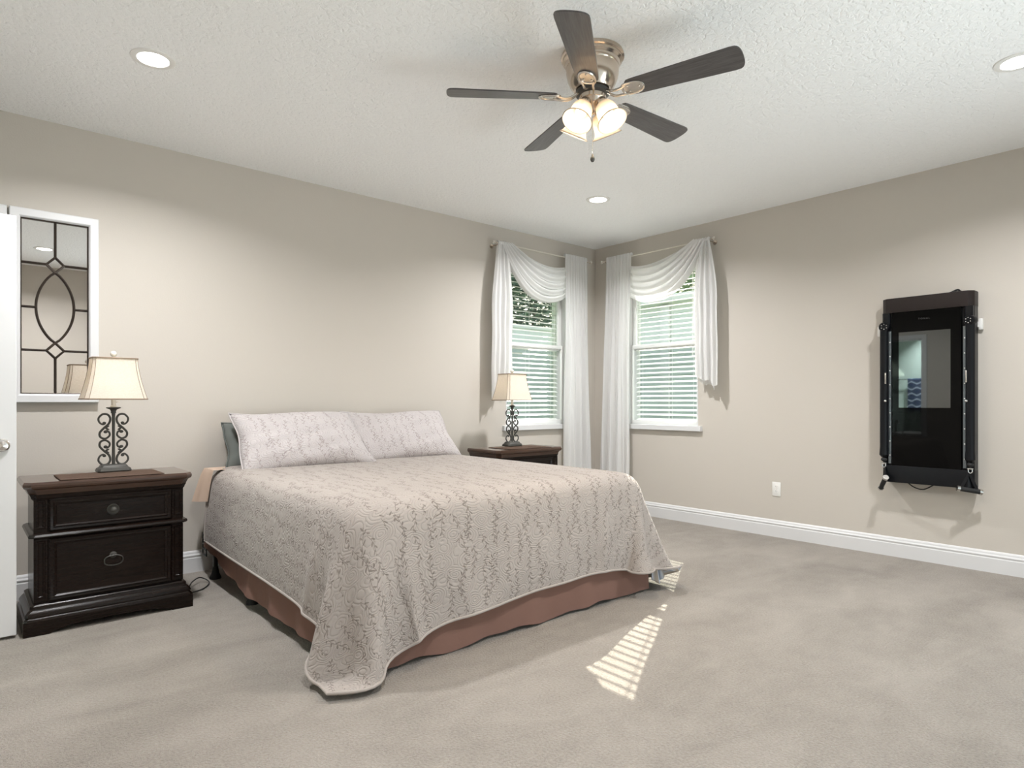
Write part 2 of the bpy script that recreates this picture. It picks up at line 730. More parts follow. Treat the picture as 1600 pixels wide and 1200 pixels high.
# ================================================================== ROOM SHELL
H = 2.74
XL, YF = -5.7, -4.95          # left and front (behind the camera) walls
TH = 0.2
WA0, WA1, WZ0, WZ1 = 0.44, 1.25, 0.87, 2.42   # window openings, metres from the corner


def mpA(a, off, z): return Vector((-a, -off, z))
def mpB(a, off, z): return Vector((-off, -a, z))


def abox(bm, mp, a0, a1, o0, o1, z0, z1, bev=0.0):
    p, q = mp(a0, o0, z0), mp(a1, o1, z1)
    return box(bm, min(p.x, q.x), max(p.x, q.x), min(p.y, q.y), max(p.y, q.y), z0, z1, bev)


def cells(xs, zs, hole):
    """split a wall rectangle into cells around its holes"""
    for i in range(len(xs) - 1):
        for j in range(len(zs) - 1):
            if not hole(0.5 * (xs[i] + xs[i + 1]), 0.5 * (zs[j] + zs[j + 1])):
                yield xs[i], xs[i + 1], zs[j], zs[j + 1]


def wall_mesh(plane, lo, hi, xs, zs, hole):
    bm = B()
    for a0, a1, z0, z1 in cells(xs, zs, hole):
        if plane == 'y':
            box(bm, a0, a1, lo, hi, z0, z1)
        else:
            box(bm, lo, hi, a0, a1, z0, z1)
    return bm


inwin = lambda a, z: WA0 < -a < WA1 and WZ0 < z < WZ1
struct('wall_back', wall_mesh('y', 0.0, TH, [XL - 0.12, -WA1, -WA0, TH], [-0.1, WZ0, WZ1, H + 0.1], inwin), 'wall', smooth=0)
struct('wall_right', wall_mesh('x', 0.0, TH, [YF - 0.12, -WA1, -WA0, 0.0], [-0.1, WZ0, WZ1, H + 0.1], inwin), 'wall', smooth=0)
DY0, DY1, DZ = -1.468, -0.66, 2.037
struct('wall_left', wall_mesh('x', XL - 0.12, XL, [YF - 0.12, DY0, DY1, 0.0], [-0.1, DZ, H + 0.1],
                              lambda a, z: DY0 < a < DY1 and z < DZ), 'wall', smooth=0)
GX0, GX1, GZ = -3.9, -0.7, 2.15         # unseen glass doors, added behind the camera to let in fill light
struct('wall_front', wall_mesh('y', YF - 0.12, YF, [XL, GX0, GX1, 0.0], [-0.1, 0.0, GZ, H + 0.1],
                               lambda a, z: GX0 < a < GX1 and 0 < z < GZ), 'wall', smooth=0)
fill_doors = sroot('added_glass_doors')  # added opening for the fill lamp, not a known window
bm = B()
for x0, x1 in ((GX0, GX0 + 0.07), (-2.34, -2.26), (GX1 - 0.07, GX1)):
    box(bm, x0, x1, YF - 0.10, YF - 0.03, 0.0, GZ)
for z0, z1 in ((0.0, 0.06), (GZ - 0.07, GZ)):
    box(bm, GX0, GX1, YF - 0.10, YF - 0.03, z0, z1)
struct('window_frame', bm, 'vinyl', fill_doors, 0)
struct('window_pane', grid(B(), lambda u, v: Vector((GX0 + (GX1 - GX0) * u, YF - 0.06, GZ * v)), 1, 1), 'pane', fill_doors, 0)
struct('ceiling', box(B(), XL, 0.0, YF, 0.0, H, H + 0.1), 'ceiling', smooth=0)
struct('floor', box(B(), XL - 0.06, 0.0, YF, 0.0, -0.1, 0.0), 'carpet', smooth=0)

# ------------------------------------------------------------------ baseboards: a stepped profile run along each wall
BASE_P = [(0.0, 0.0), (0.016, 0.0), (0.016, 0.092), (0.0135, 0.096), (0.0135, 0.103), (0.016, 0.106), (0.016, 0.112),
          (0.011, 0.120), (0.009, 0.130), (0.004, 0.138), (0.0, 0.140)]


def baseboard(name, p0, p1, inward):
    bm = B()
    p0, p1, n = Vector(p0), Vector(p1), Vector(inward)
    rings(bm, [[p + n * o + Vector((0, 0, z)) for o, z in BASE_P] for p in (p0, p1)])
    return struct(name, bm, 'trim', smooth=20)


baseboard('baseboard_back', (XL, 0, 0), (0, 0, 0), (0, -1, 0))
baseboard('baseboard_right', (0, 0, 0), (0, YF, 0), (-1, 0, 0))
baseboard('baseboard_front', (GX0, YF, 0), (XL, YF, 0), (0, 1, 0))
baseboard('baseboard_left', (XL, DY0 - 0.06, 0), (XL, YF, 0), (1, 0, 0))

# ------------------------------------------------------------------ door casing and the open door
bm = B()
for y0, y1, z0, z1 in ((DY0 - 0.06, DY0 + 0.004, 0, DZ + 0.06), (DY1 - 0.004, DY1 + 0.06, 0, DZ + 0.06), (DY0, DY1, DZ - 0.004, DZ + 0.06)):
    box(bm, XL - 0.001, XL + 0.016, y0, y1, z0, z1, 0.004)
for y0, y1, z0, z1 in ((DY0 - 0.002, DY0 + 0.014, 0, DZ), (DY1 - 0.014, DY1 + 0.002, 0, DZ), (DY0, DY1, DZ - 0.014, DZ + 0.002)):
    box(bm, XL - 0.122, XL + 0.002, y0, y1, z0, z1)
struct('trim_1', bm, 'trim', smooth=0)

dr = sroot('door_1', (XL + 0.012, -0.684, 0.0))
bm = B()
box(bm, 0, 0.776, -0.036, 0.0, 0.014, 2.0, 0.002, 1)
door_leaf = struct('door_panel', bm, 'trim', dr)
bm = B()      # raised mouldings of the six-panel leaf, both faces
for y in (-0.036, 0.0):
    for x0, x1 in ((0.11, 0.35), (0.43, 0.67)):
        for z0, z1 in ((0.2, 0.75), (0.95, 1.55), (1.65, 1.92)):
            tube(bm, [(x0, y, z0), (x1, y, z0), (x1, y, z1), (x0, y, z1)], 0.006, 8, closed=True)
struct('panel_moulding', bm, 'trim', dr)
bm = B()
for s in (-1, 1):
    y = -0.036 if s < 0 else 0.0
    mt = Matrix.Translation((0.722, y, 0.915)) @ Matrix.Rotation(PI / 2 * (1 if s < 0 else -1), 4, 'X')
    lathe(bm, [(0.0, 0.0), (0.031, 0.0), (0.031, 0.006), (0.018, 0.012), (0.011, 0.020), (0.011, 0.034), (0.020, 0.040), (0.027, 0.052), (0.027, 0.062), (0.020, 0.072), (0.0, 0.076)], 24, mt)
struct('door_knob', bm, 'nickel', dr)

# ------------------------------------------------------------------ windows
def window(name, mp):
    r = sroot(name)
    bm = B()
    e = 0.012
    abox(bm, mp, WA0 - 0.001, WA0 + e, -TH, 0.002, WZ0, WZ1)
    abox(bm, mp, WA1 - e, WA1 + 0.001, -TH, 0.002, WZ0, WZ1)
    abox(bm, mp, WA0, WA1, -TH, 0.002, WZ1 - e, WZ1 + 0.001)
    struct('window_jamb', bm, 'trim', r, 0)
    bm = B()
    abox(bm, mp, WA0 - 0.045, WA1 + 0.045, -0.012, 0.036, 0.848, 0.897, 0.004)
    abox(bm, mp, WA0 + 0.001, WA1 - 0.001, -TH, -0.011, 0.860, 0.897)
    struct('window_sill', bm, 'trim', r, 0)
    a0, a1 = WA0 + e, WA1 - e
    for nm, o0, o1, z0, z1, st in (('lower_sash', -0.062, -0.034, 0.897, 1.690, 0.022), ('upper_sash', -0.086, -0.062, 1.640, WZ1 - e, 0.046)):
        bm = B()
        abox(bm, mp, a0, a0 + st, o0, o1, z0, z1, 0.003)
        abox(bm, mp, a1 - st, a1, o0, o1, z0, z1, 0.003)
        abox(bm, mp, a0 + st, a1 - st, o0, o1, z0, z0 + 0.042, 0.003)
        abox(bm, mp, a0 + st, a1 - st, o0, o1, z1 - 0.036, z1, 0.003)
        struct(nm, bm, 'vinyl', r, 25)
    bm = B()
    grid(bm, lambda u, v: mp(a0 + (a1 - a0) * u, -0.172, 0.897 + (WZ1 - e - 0.897) * v), 1, 1)
    struct('window_pane', bm, 'pane', r, 0)
    bm = B()
    grid(bm, lambda u, v: mp(a0 + (a1 - a0) * u, -0.186, 0.897 + 0.75 * v), 1, 1)
    struct('insect_screen', bm, 'insect', r, 0)
    return r


window('window_1', mpA)
window('window_2', mpB)


def blind(mp, label, wand_a):
    t = thing('horizontal_blind', label, 'window blind', group='blinds in the corner windows')
    a0, a1 = WA0 + 0.022, WA1 - 0.022
    oc = -0.125
    bm = B()
    abox(bm, mp, a0, a1, oc - 0.025, oc + 0.025, 2.355, 2.405, 0.003)
    obj('headrail', bm, 'slat', t)
    bm = B()
    n, pitch, wdt, tilt = 31, 0.0463, 0.042, math.radians(22)
    for i in range(n):
        zc = 0.945 + pitch * i
        sec = []
        for k in range(7):
            q = (k / 6 - 0.5) * wdt
            sec.append((q, 0.0022 * (1 - (q / (wdt / 2)) ** 2)))
        ring = [(q, h + 0.0011) for q, h in sec] + [(q, h - 0.0011) for q, h in sec[::-1]]
        def pt(a, q, h):
            # inner edge low, outer edge high
            return mp(a, oc + q * math.cos(tilt) + h * math.sin(tilt), zc - q * math.sin(tilt) + h * math.cos(tilt))
        rings(bm, [[pt(a, q, h) for q, h in ring] for a in (a0, a1)])
    obj('slats', bm, 'slat', t)
    bm = B()
    abox(bm, mp, a0, a1, oc - 0.024, oc + 0.024, 0.899, 0.918, 0.003)
    obj('bottom_rail', bm, 'slat', t)
    bm = B()
    for a in (a0 + 0.05, (a0 + a1) / 2 + 0.02, a1 - 0.09):
        for o in (oc - 0.027, oc + 0.027):
            tube(bm, [mp(a, o, 0.91), mp(a, o, 2.37)], 0.0013, 5)
    obj('ladder_cord', bm, 'cord_white', t)
    bm = B()
    tube(bm, [mp(wand_a, oc + 0.031, 1.55), mp(wand_a, oc + 0.031, 2.36)], 0.0032, 6)
    obj('tilt_wand', bm, 'cord_white', t)
    return t


blind(mpA, 'white horizontal blind in the window above the far nightstand, left of the room corner', a := 1.15)
blind(mpB, 'white horizontal blind in the window right of the room corner', 1.13)

# ------------------------------------------------------------------ rods, long panels and scarves
ROD_Z, ROD_O = 2.558, 0.10


def curtain_rod(mp, label):
    t = thing('curtain_rod', label, 'curtain rod', group='curtain rods at the corner windows')
    obj('rod', tube(B(), [mp(0.20, ROD_O, ROD_Z), mp(1.455, ROD_O, ROD_Z)], 0.0065, 12), 'socket', t)
    for a, s in ((0.20, -1), (1.455, 1)):
        bm = B()
        ball(bm, mp(a + s * 0.020, ROD_O, ROD_Z), 0.019, u=10, v=7)
        obj('finial', bm, 'crystal', t, 0)
        bm = B()
        ball(bm, mp(a + s * 0.002, ROD_O, ROD_Z), 0.010)
        obj('end_cap', bm, 'bronze', t)
    for a in (0.232, 1.425):
        bm = B()
        tube(bm, [mp(a, 0.0, ROD_Z - 0.012), mp(a, ROD_O - 0.01, ROD_Z - 0.012), mp(a, ROD_O + 0.012, ROD_Z - 0.002)], 0.005, 8)
        lathe(bm, [(0, 0), (0.020, 0), (0.020, 0.006), (0, 0.008)], 16,
              Matrix.Translation(mp(a, 0.0, ROD_Z - 0.012)) @ Vector((0, 0, 1)).rotation_difference(mp(0, 1, 0)).to_matrix().to_4x4())
        obj('bracket', bm, 'bronze', t)
    return t


curtain_rod(mpA, 'thin cream curtain rod with clear knob ends over the window left of the corner')
curtain_rod(mpB, 'thin cream curtain rod with clear knob ends over the window right of the corner')


def sm(x): return x * x * (3 - 2 * x)


def long_panel(mp, label, seed):
    r = random.Random(seed)
    ph = [r.uniform(0, 6.28) for _ in range(8)]
    zt, zb = 2.590, 0.025

    def f(u, v):                      # u along the wall, v down
        z = zt + (zb - zt) * v
        lo = 0.252 - 0.088 * v
        hi = 0.568 + 0.006 * math.sin(9 * v + ph[0])
        uu = u + 0.012 * math.sin(2 * PI * 3 * u + ph[1]) * v
        a = lo + (hi - lo) * uu
        fine = 0.0055 * math.sin(2 * PI * 17 * u + ph[2]) * max(0.12, 1 - 1.8 * v)
        mid = 0.017 * math.sin(2 * PI * 7.5 * u + ph[3] + 0.5 * math.sin(5 * v)) * min(1, 0.25 + 1.2 * v)
        big = 0.022 * math.sin(2 * PI * 3.2 * u + ph[4] + 0.8 * v) * sm(min(1, v * 1.5))
        wr = 0.004 * math.sin(17 * v + 9 * u + ph[5]) * sm(v)
        front = 0.014 if v < 0.02 else 0.012
        z += (0.004 * math.sin(2 * PI * 17 * u + ph[2])) * (1 if v < 0.01 else 0)
        return mp(a, ROD_O + front + fine + mid + big + wr, z)

    t = thing('window_curtain', label, 'curtain', group='long white panels in the room corner')
    bm = grid(B(), f, 150, 70)
    o = obj('drape', bm, 'curtain', t, 180)
    bm = B()                           # the pocket folds over the rod and ends behind it
    def g(u, v):
        ang = PI * v
        fine = 0.0035 * math.sin(2 * PI * 17 * u + ph[2])
        return mp(0.252 + 0.316 * u, ROD_O + (0.013 + fine) * math.cos(ang), ROD_Z + 0.03 * (1 - abs(2 * v - 1) ** 3) + fine + 0.004)
    grid(bm, g, 150, 8)
    obj('rod_pocket', bm, 'curtain', t, 180)
    return t


long_panel(mpA, 'long white curtain panel hanging left of the room corner', 3)
long_panel(mpB, 'long white curtain panel hanging right of the room corner', 8)


def scarf(mp, label, seed, inner_bottom, outer_bottom):
    r = random.Random(seed)
    ph = [r.uniform(0, 6.28) for _ in range(8)]
    t = thing('window_scarf', label, 'curtain', group='white scarf swags at the corner windows')
    # swag: nested sagging curves from the rod's outer end to behind the long panel
    def f(u, v):
        e = v ** 0.9
        a_s, z_s = 1.28 + 0.12 * v, ROD_Z + 0.020 - 0.02 * v
        a_e, z_e = 0.53, 2.475 - 0.31 * e
        sag_z = 2.36 - 0.50 * e
        sag_a = 0.84 + 0.26 * e
        b = (1 - u)
        a = b * b * a_s + 2 * b * u * sag_a + u * u * a_e
        z = b * b * z_s + 2 * b * u * sag_z + u * u * z_e
        amp = 0.020 * math.sin(PI * min(1, u * 1.1) ** 0.7) + 0.006
        fold = math.sin(2 * PI * 5.2 * v + ph[0] + 0.7 * math.sin(2.2 * u + ph[1])) + 0.4 * math.sin(2 * PI * 10.7 * v + ph[2] + 1.7 * u)
        off = ROD_O + 0.030 + 0.035 * math.sin(PI * u) * math.sin(PI * v) + amp * fold
        z += 0.007 * math.sin(2 * PI * 5.2 * v + ph[0] + 1.3)
        if u > 0.9:
            off -= 0.05 * (u - 0.9) / 0.1
        return mp(a, off, z)
    bm = grid(B(), f, 60, 90)
    obj('swag', bm, 'curtain', t, 180)
    # gathered turn over the rod
    bm = B()
    def k(u, v):
        ang = -0.5 + (PI + 0.8) * v
        rr = 0.024 + 0.004 * math.sin(2 * PI * 6 * u + ph[3])
        return mp(1.27 + 0.175 * u, ROD_O + 0.004 + rr * math.cos(ang) * 1.2, ROD_Z - 0.004 + rr * math.sin(ang))
    grid(bm, k, 40, 16)
    obj('rod_wrap', bm, 'curtain', t, 180)
    # tail hanging outside the window, wider lower down, slanted cascade hem
    def g(u, v):
        zb = inner_bottom + (outer_bottom - inner_bottom) * sm(u) + 0.015 * math.sin(2 * PI * 2 * u + ph[4])
        zt = ROD_Z + 0.012
        z = zt + (zb - zt) * v
        k_ = min(1.0, v * 2.2)
        s_ = sm(k_) if v < 0.45 else 1.0
        s_ = 1 - (1 - k_) ** 2
        lo = 1.350 + (1.283 - 1.350) * s_ + 0.02 * v * (v > .3) * (v - .3)
        hi = 1.437 + (1.512 - 1.437) * s_ + 0.012 * v
        a = lo + (hi - lo) * u
        fold = 0.015 * math.sin(2 * PI * 3.1 * u + ph[5] + 0.5 * v) + 0.007 * math.sin(2 * PI * 7.3 * u + ph[6])
        off = ROD_O + 0.030 + fold * (0.5 + 0.7 * s_) + 0.004 * math.sin(15 * v + 6 * u) - 0.012 * (1 - s_)
        return mp(a, off, z)
    bm = grid(B(), g, 70, 60)
    obj('tail', bm, 'curtain', t, 180)
    def g2(u, v):                      # the inner layer of the folded tail, a little longer
        p = g(0.18 + 0.7 * u, v)
        q = g(0.18 + 0.7 * u, 1.0)
        z = ROD_Z + (q.z - 0.035 - ROD_Z) * v
        d = mp(0, 0.028, 0)
        return Vector((p.x, p.y, z)) - d
    bm = grid(B(), g2, 40, 30)
    obj('tail_lining', bm, 'curtain', t, 180)
    return t


scarf(mpA, 'white scarf draped from the rod of the window behind the far lamp', 5, 1.34, 1.17)
scarf(mpB, 'white scarf draped from the rod of the window right of the corner', 9, 1.34, 1.27)

# ------------------------------------------------------------------ outdoors
bm = box(B(), -6.4, 0.75, TH, 1.45, 2.76, 2.92)  # unseen overhang added to keep stray sun off the bed
box(bm, TH, 0.75, -5.6, TH, 2.76, 2.92)
struct('sun_blocking_eave', bm, 'trim', smooth=0)
g = box(B(), -14, 22, TH + 0.02, 24, -0.5, -0.35)
box(g, TH + 0.02, 22, -14, TH + 0.02, -0.5, -0.35)
o = obj('lawn', g, 'grass', None, 0)
o['kind'] = 'structure'


def garden_wall(name, x0, x1, y0, y1, zt, label):
    t = thing(name, label, 'wall', ((x0 + x1) / 2, (y0 + y1) / 2, -0.35))
    cx, cy = (x0 + x1) / 2, (y0 + y1) / 2
    obj('wall_body', box(B(), x0 - cx, x1 - cx, y0 - cy, y1 - cy, 0, zt + 0.35), 'stucco', t, 0)
    bm = B()
    box(bm, x0 - cx - 0.05, x1 - cx + 0.05, y0 - cy - 0.05, y1 - cy + 0.05, zt + 0.35, zt + 0.43, 0.01)
    obj('coping', bm, 'vinyl', t)
    return t


garden_wall('garden_wall', -1.5, 8.5, 6.0, 6.2, 2.75, 'pale green garden wall behind the window above the far nightstand')
t = thing('neighbour_house', 'pale neighbouring house wall seen through the window right of the corner', 'house', (5.5, 3.2, -0.35))
bm = B()
for i in range(17):                    # lapped siding boards
    z0 = 0.2 * i
    prism(bm, [(0.0, z0), (0.03, z0), (0.012, z0 + 0.205), (0.0, z0 + 0.205)], -3.4, 2.4, 'y', mtx=Matrix.Scale(-1, 4, (1, 0, 0)))
box(bm, 0.0, 0.2, -3.4, 2.4, 0, 3.4)
obj('siding', bm, 'stucco', t, 0)
obj('corner_post', box(B(), -0.10, -0.032, -0.32, -0.12, 0, 3.38, 0.005), 'vinyl', t)
bm = B()
box(bm, -0.25, 0.3, -3.5, 2.5, 3.4, 3.55, 0.01)
obj('eave', bm, 'vinyl', t)
bm = B()
box(bm, -0.06, -0.031, 0.5, 1.3, 1.0, 2.2, 0.01)
obj('window_frame', bm, 'vinyl', t)
obj('window_glass', box(B(), -0.068, -0.061, 0.56, 1.24, 1.06, 2.14), 'gym_glass', t, 0)


def tree(loc, crown_r, crown_z, n, mat, label, seed, leaf=0.09):
    r = random.Random(seed)
    t = thing('garden_tree', label, 'tree', loc, group='trees beyond the windows')
    bm = B()
    pts = [(0, 0, 0), (0.05, 0.03, crown_z * 0.4), (-0.03, 0.02, crown_z * 0.8), (0.04, 0, crown_z + 0.2)]
    tube(bm, catmull(pts, 5), [0.13 - 0.006 * i for i in range(16)], 8)
    obj('trunk', bm, 'bark', t)
    bm = B()
    for _ in range(n):
        while True:
            p = Vector((r.uniform(-1, 1), r.uniform(-1, 1), r.uniform(-1, 1)))
            if 0.35 < p.length < 1.0 - 0.15 * math.sin(5 * p.x + 3 * p.y) ** 2:
                break
        c = Vector((p.x * crown_r[0], p.y * crown_r[1], crown_z + p.z * crown_r[2]))
        q = Matrix.Rotation(r.uniform(0, 6.28), 3, 'Z') @ Matrix.Rotation(r.uniform(-1.2, 1.2), 3, 'X')
        l_ = leaf * r.uniform(0.6, 1.3)
        vs = [bm.verts.new(c + q @ Vector(k)) for k in ((-l_, 0, 0), (0, -l_ * 0.45, 0.01), (l_, 0, 0), (0, l_ * 0.45, 0.01))]
        bm.faces.new(vs)
    o = obj('foliage', bm, mat, t, 0)
    return t


tree((2.4, 7.6, -0.35), (2.1, 1.0, 1.6), 3.9, 6500, 'leaf_dark', 'dark leafy tree above the garden wall, behind the left corner window', 1)
tree((6.6, 8.0, -0.35), (1.9, 1.0, 1.8), 4.1, 6000, 'leaf_dark', 'dark leafy tree at the far right of the garden wall', 2)
tree((7.9, 4.6, -0.35), (1.3, 1.3, 1.5), 4.2, 4500, 'leaf_pale', 'pale leafy tree rising behind the neighbouring house', 4)
tree((7.4, 0.6, -0.35), (1.0, 1.5, 1.2), 4.0, 2600, 'leaf_pale', 'pale small tree at the right end behind the neighbouring house', 6)

# ------------------------------------------------------------------ bathroom beyond the door (shows in the gym screen's reflection)
BX = -8.3
struct('wall_bathroom_far', box(B(), BX - 0.1, BX, -2.7, 0.0, -0.1, H + 0.1), 'sage', smooth=0)
struct('wall_bathroom_side', box(B(), BX - 0.1, XL - 0.12, -2.8, -2.7, -0.1, H + 0.1), 'sage', smooth=0)
struct('wall_bathroom_window', wall_mesh('y', 0.0, TH, [BX - 0.1, -8.0, -6.6, XL - 0.12], [-0.1, 1.1, 2.4, H + 0.1],
                                         lambda a, z: -8.0 < a < -6.6 and 1.1 < z < 2.4), 'sage', smooth=0)
struct('floor_bathroom', box(B(), BX, XL - 0.06, -2.7, 0.0, -0.1, -0.002), 'tile', smooth=0)
struct('ceiling_bathroom', box(B(), BX, XL - 0.12, -2.7, 0.0, H, H + 0.1), 'ceiling', smooth=0)
w3 = sroot('window_3')
bm = B()
for x0, x1, z0, z1 in ((-8.0, -7.95, 1.1, 2.4), (-6.65, -6.6, 1.1, 2.4), (-8.0, -6.6, 1.1, 1.15), (-8.0, -6.6, 2.35, 2.4), (-7.32, -7.28, 1.1, 2.4)):
    box(bm, x0, x1, 0.08, 0.13, z0, z1)
struct('window_frame', bm, 'vinyl', w3, 0)
struct('window_pane', grid(B(), lambda u, v: Vector((-8.0 + 1.4 * u, 0.11, 1.1 + 1.3 * v)), 1, 1), 'pane', w3, 0)

t = thing('bathtub', 'white bathtub in a stone tiled deck beyond the open door', 'bathtub', (-7.74, -1.3, -0.002))
bm = B()
box(bm, -0.54, 0.60, -1.39, -1.0, 0, 0.56)
box(bm, -0.54, 0.60, 0.9, 1.29, 0, 0.56)
box(bm, 0.42, 0.60, -1.0, 0.9, 0, 0.56)
box(bm, -0.54, -0.42, -1.0, 0.9, 0, 0.56)
obj('deck', bm, 'tile', t, 0)
bm = B()
def tub_ring(s, z): return [(0.42 * s * math.copysign(abs(math.cos(q)) ** 0.6, math.cos(q)), 0.95 * s * math.copysign(abs(math.sin(q)) ** 0.6, math.sin(q)) - 0.05, z) for q in [2 * PI * k / 40 for k in range(40)]]
rings(bm, [tub_ring(1.06, 0.562), tub_ring(1.05, 0.585), tub_ring(0.97, 0.585), tub_ring(0.9, 0.5), tub_ring(0.78, 0.14)], cap=False)
bm.faces.new([bm.verts.new(p) for p in tub_ring(0.78, 0.14)])
obj('basin', bm, 'tub', t)
t = thing('tub_faucet', 'arched chrome faucet with two handles on the tub deck', 'faucet', (-7.24, -0.62, 0.558))
obj('spout', tube(B(), catmull([(0, 0, 0), (0, 0, 0.16), (-0.03, 0, 0.23), (-0.09, 0, 0.24), (-0.13, 0, 0.19)], 5), 0.012, 10), 'chrome', t)
for s in (-1, 1):
    bm = B()
    lathe(bm, [(0, 0), (0.025, 0), (0.020, 0.02), (0.010, 0.03), (0.010, 0.06), (0, 0.06)], 16, Matrix.Translation((0, 0.11 * s, 0)))
    tube(bm, [(-0.04, 0.11 * s, 0.06), (0.04, 0.11 * s, 0.065)], 0.007, 8)
    obj('handle', bm, 'chrome', t)
t = thing('towel_bar', 'chrome towel bar on the green bathroom wall', 'towel bar', (BX, -0.62, 1.53))
obj('bar', tube(B(), [(0.07, -0.32, 0), (0.07, 0.30, 0)], 0.009, 10), 'chrome', t)
for y in (-0.30, 0.28):
    obj('post', tube(B(), [(0, y, 0), (0.075, y, 0)], 0.012, 10), 'chrome', t)
bm = B()
def tw(u, v):
    L = 1.12 * v
    y = -0.80 + 0.30 * u
    off = 0.004 * math.sin(9 * u + 3 * v)
    if L < 0.58:
        return Vector((BX + 0.052 + off, y, 0.945 + L))
    if L < 0.62:
        q = PI * (L - 0.58) / 0.04
        return Vector((BX + 0.0715 - 0.0195 * math.cos(q), y, 1.527 + 0.0195 * math.sin(q)))
    return Vector((BX + 0.091 + off, y, 1.527 - (L - 0.62) * 1.15))
grid(bm, tw, 16, 60)
tag(obj('bath_towel', bm, 'towel', None, 180), 'dark blue patterned towel hanging on the bathroom towel bar', 'towel')
# ================================================================== BED
BXC = -2.975
BX0, BX1 = -3.92, -2.03
BY0, BY1 = -2.19, -0.14
TOP = 0.69
bed = thing('bed', 'king bed with a mauve skirt on a black metal frame, under the vine print quilt', 'bed', (BXC, -1.165, 0))
bx0, bx1, by0, by1 = BX0 - BXC, BX1 - BXC, BY0 + 1.165, BY1 + 1.165
obj('mattress', box(B(), bx0 + 0.02, bx1 - 0.02, by0 + 0.02, by1, 0.43, TOP - 0.012, 0.10, 5), 'mattress', bed)
obj('box_spring', box(B(), bx0 + 0.02, bx1 - 0.02, by0 + 0.02, by1, 0.21, 0.43, 0.03, 3), 'mattress', bed)
bm = B()
for x in (bx0 + 0.02, bx1 - 0.02 - 0.035):
    box(bm, x, x + 0.035, by0 + 0.06, by1 + 0.02, 0.172, 0.180)
    box(bm, x if x < 0 else x + 0.031, (x if x < 0 else x + 0.031) + 0.004, by0 + 0.06, by1 + 0.02, 0.172, 0.215)
for y in (by0 + 0.30, -0.1, by1 - 0.14):
    box(bm, bx0 + 0.03, bx1 - 0.03, y, y + 0.035, 0.170, 0.208)
obj('bed_frame', bm, 'black', bed)
for x in (bx0 - 0.006, bx1 + 0.002):
    bm = B()
    s_ = 0.006
    box(bm, x, x + s_, by1 - 0.05, by1 - 0.04, 0.13, 0.27)
    box(bm, x, x + s_, by1 + 0.03, by1 + 0.04, 0.13, 0.27)
    for z in (0.13, 0.165, 0.20, 0.235, 0.26):
        box(bm, x, x + s_, by1 - 0.05, by1 + 0.04, z, z + 0.010)
    obj('headboard_bracket', bm, 'black', bed)
for x in (bx0 + 0.03, 0.0, bx1 - 0.03):
    for y in (by0 + 0.34, 0.235, by1 - 0.12):
        bm = B()
        box(bm, x - 0.012, x + 0.012, y - 0.012, y + 0.012, 0.05, 0.19, 0.003)
        lg = obj('leg', bm, 'black', bed)
        bm = B()
        lathe(bm, [(0, 0.0), (0.034, 0.0), (0.034, 0.010), (0.022, 0.035), (0.016, 0.075), (0.0, 0.076)], 18, Matrix.Translation((x, y, 0)))
        obj('glide', bm, 'rubber', lg)


def skirt_strip(p0, p1, out, zb, n, ph):
    """a gathered strip hung between mattress and box spring from p0 to p1"""
    p0, p1, out = Vector(p0), Vector(p1), Vector(out)
    def f(u, v):
        p = p0.lerp(p1, u)
        b_ = zb(u)
        z = 0.44 + (b_ - 0.44) * v
        o_ = 0.004 + v * (0.022 + 0.008 * math.sin(2 * PI * n * u + ph) + 0.004 * math.sin(2 * PI * n * 2.3 * u + 2 * ph))
        return p + out * o_ + Vector((0, 0, z))
    return grid(B(), f, 120, 14)


def lin(a, b_):
    return lambda u: a + (b_ - a) * u + 0.006 * math.sin(19 * u) + 0.004 * math.sin(41 * u + 1)


def hike(u): return 0.062 + 0.15 * max(0, (u - 0.46) / 0.54) ** 1.7 + 0.006 * math.sin(17 * u)


bm = skirt_strip((bx0, by0, 0), (bx1, by0, 0), (0, -1, 0), lin(0.014, 0.016), 4.3, 0.6)
obj('bed_skirt', bm, 'skirt', bed, 180)
bm = skirt_strip((bx0, by0, 0), (bx0, by1 - 0.10, 0), (-1, 0, 0), hike, 5, 1.4)
obj('bed_skirt', bm, 'skirt', bed, 180)
bm = skirt_strip((bx1, by0, 0), (bx1, by1, 0), (1, 0, 0), lin(0.03, 0.03), 5, 0.4)
obj('bed_skirt', bm, 'skirt', bed, 180)

# fitted sheet's corner showing past the quilt at the head
def shf(u, v):
    y = -0.150 - 0.20 * u
    z = TOP + 0.004 - 0.21 * v + 0.02 * u * v
    return Vector((BX0 - 0.006 - 0.075 * v ** 0.8 * (1 - 0.5 * u) + 0.006 * math.sin(9 * u) * v, y, z))
bm = grid(B(), shf, 24, 16)
def sht(u, v):
    return Vector((BX0 - 0.006 + 0.30 * v, -0.150 - 0.20 * u, TOP + 0.004))
grid(bm, sht, 8, 6)
tag(obj('bed_sheet', bm, 'peach', None, 180), 'peach sheet corner hanging out past the quilt at the head of the bed', 'sheet')


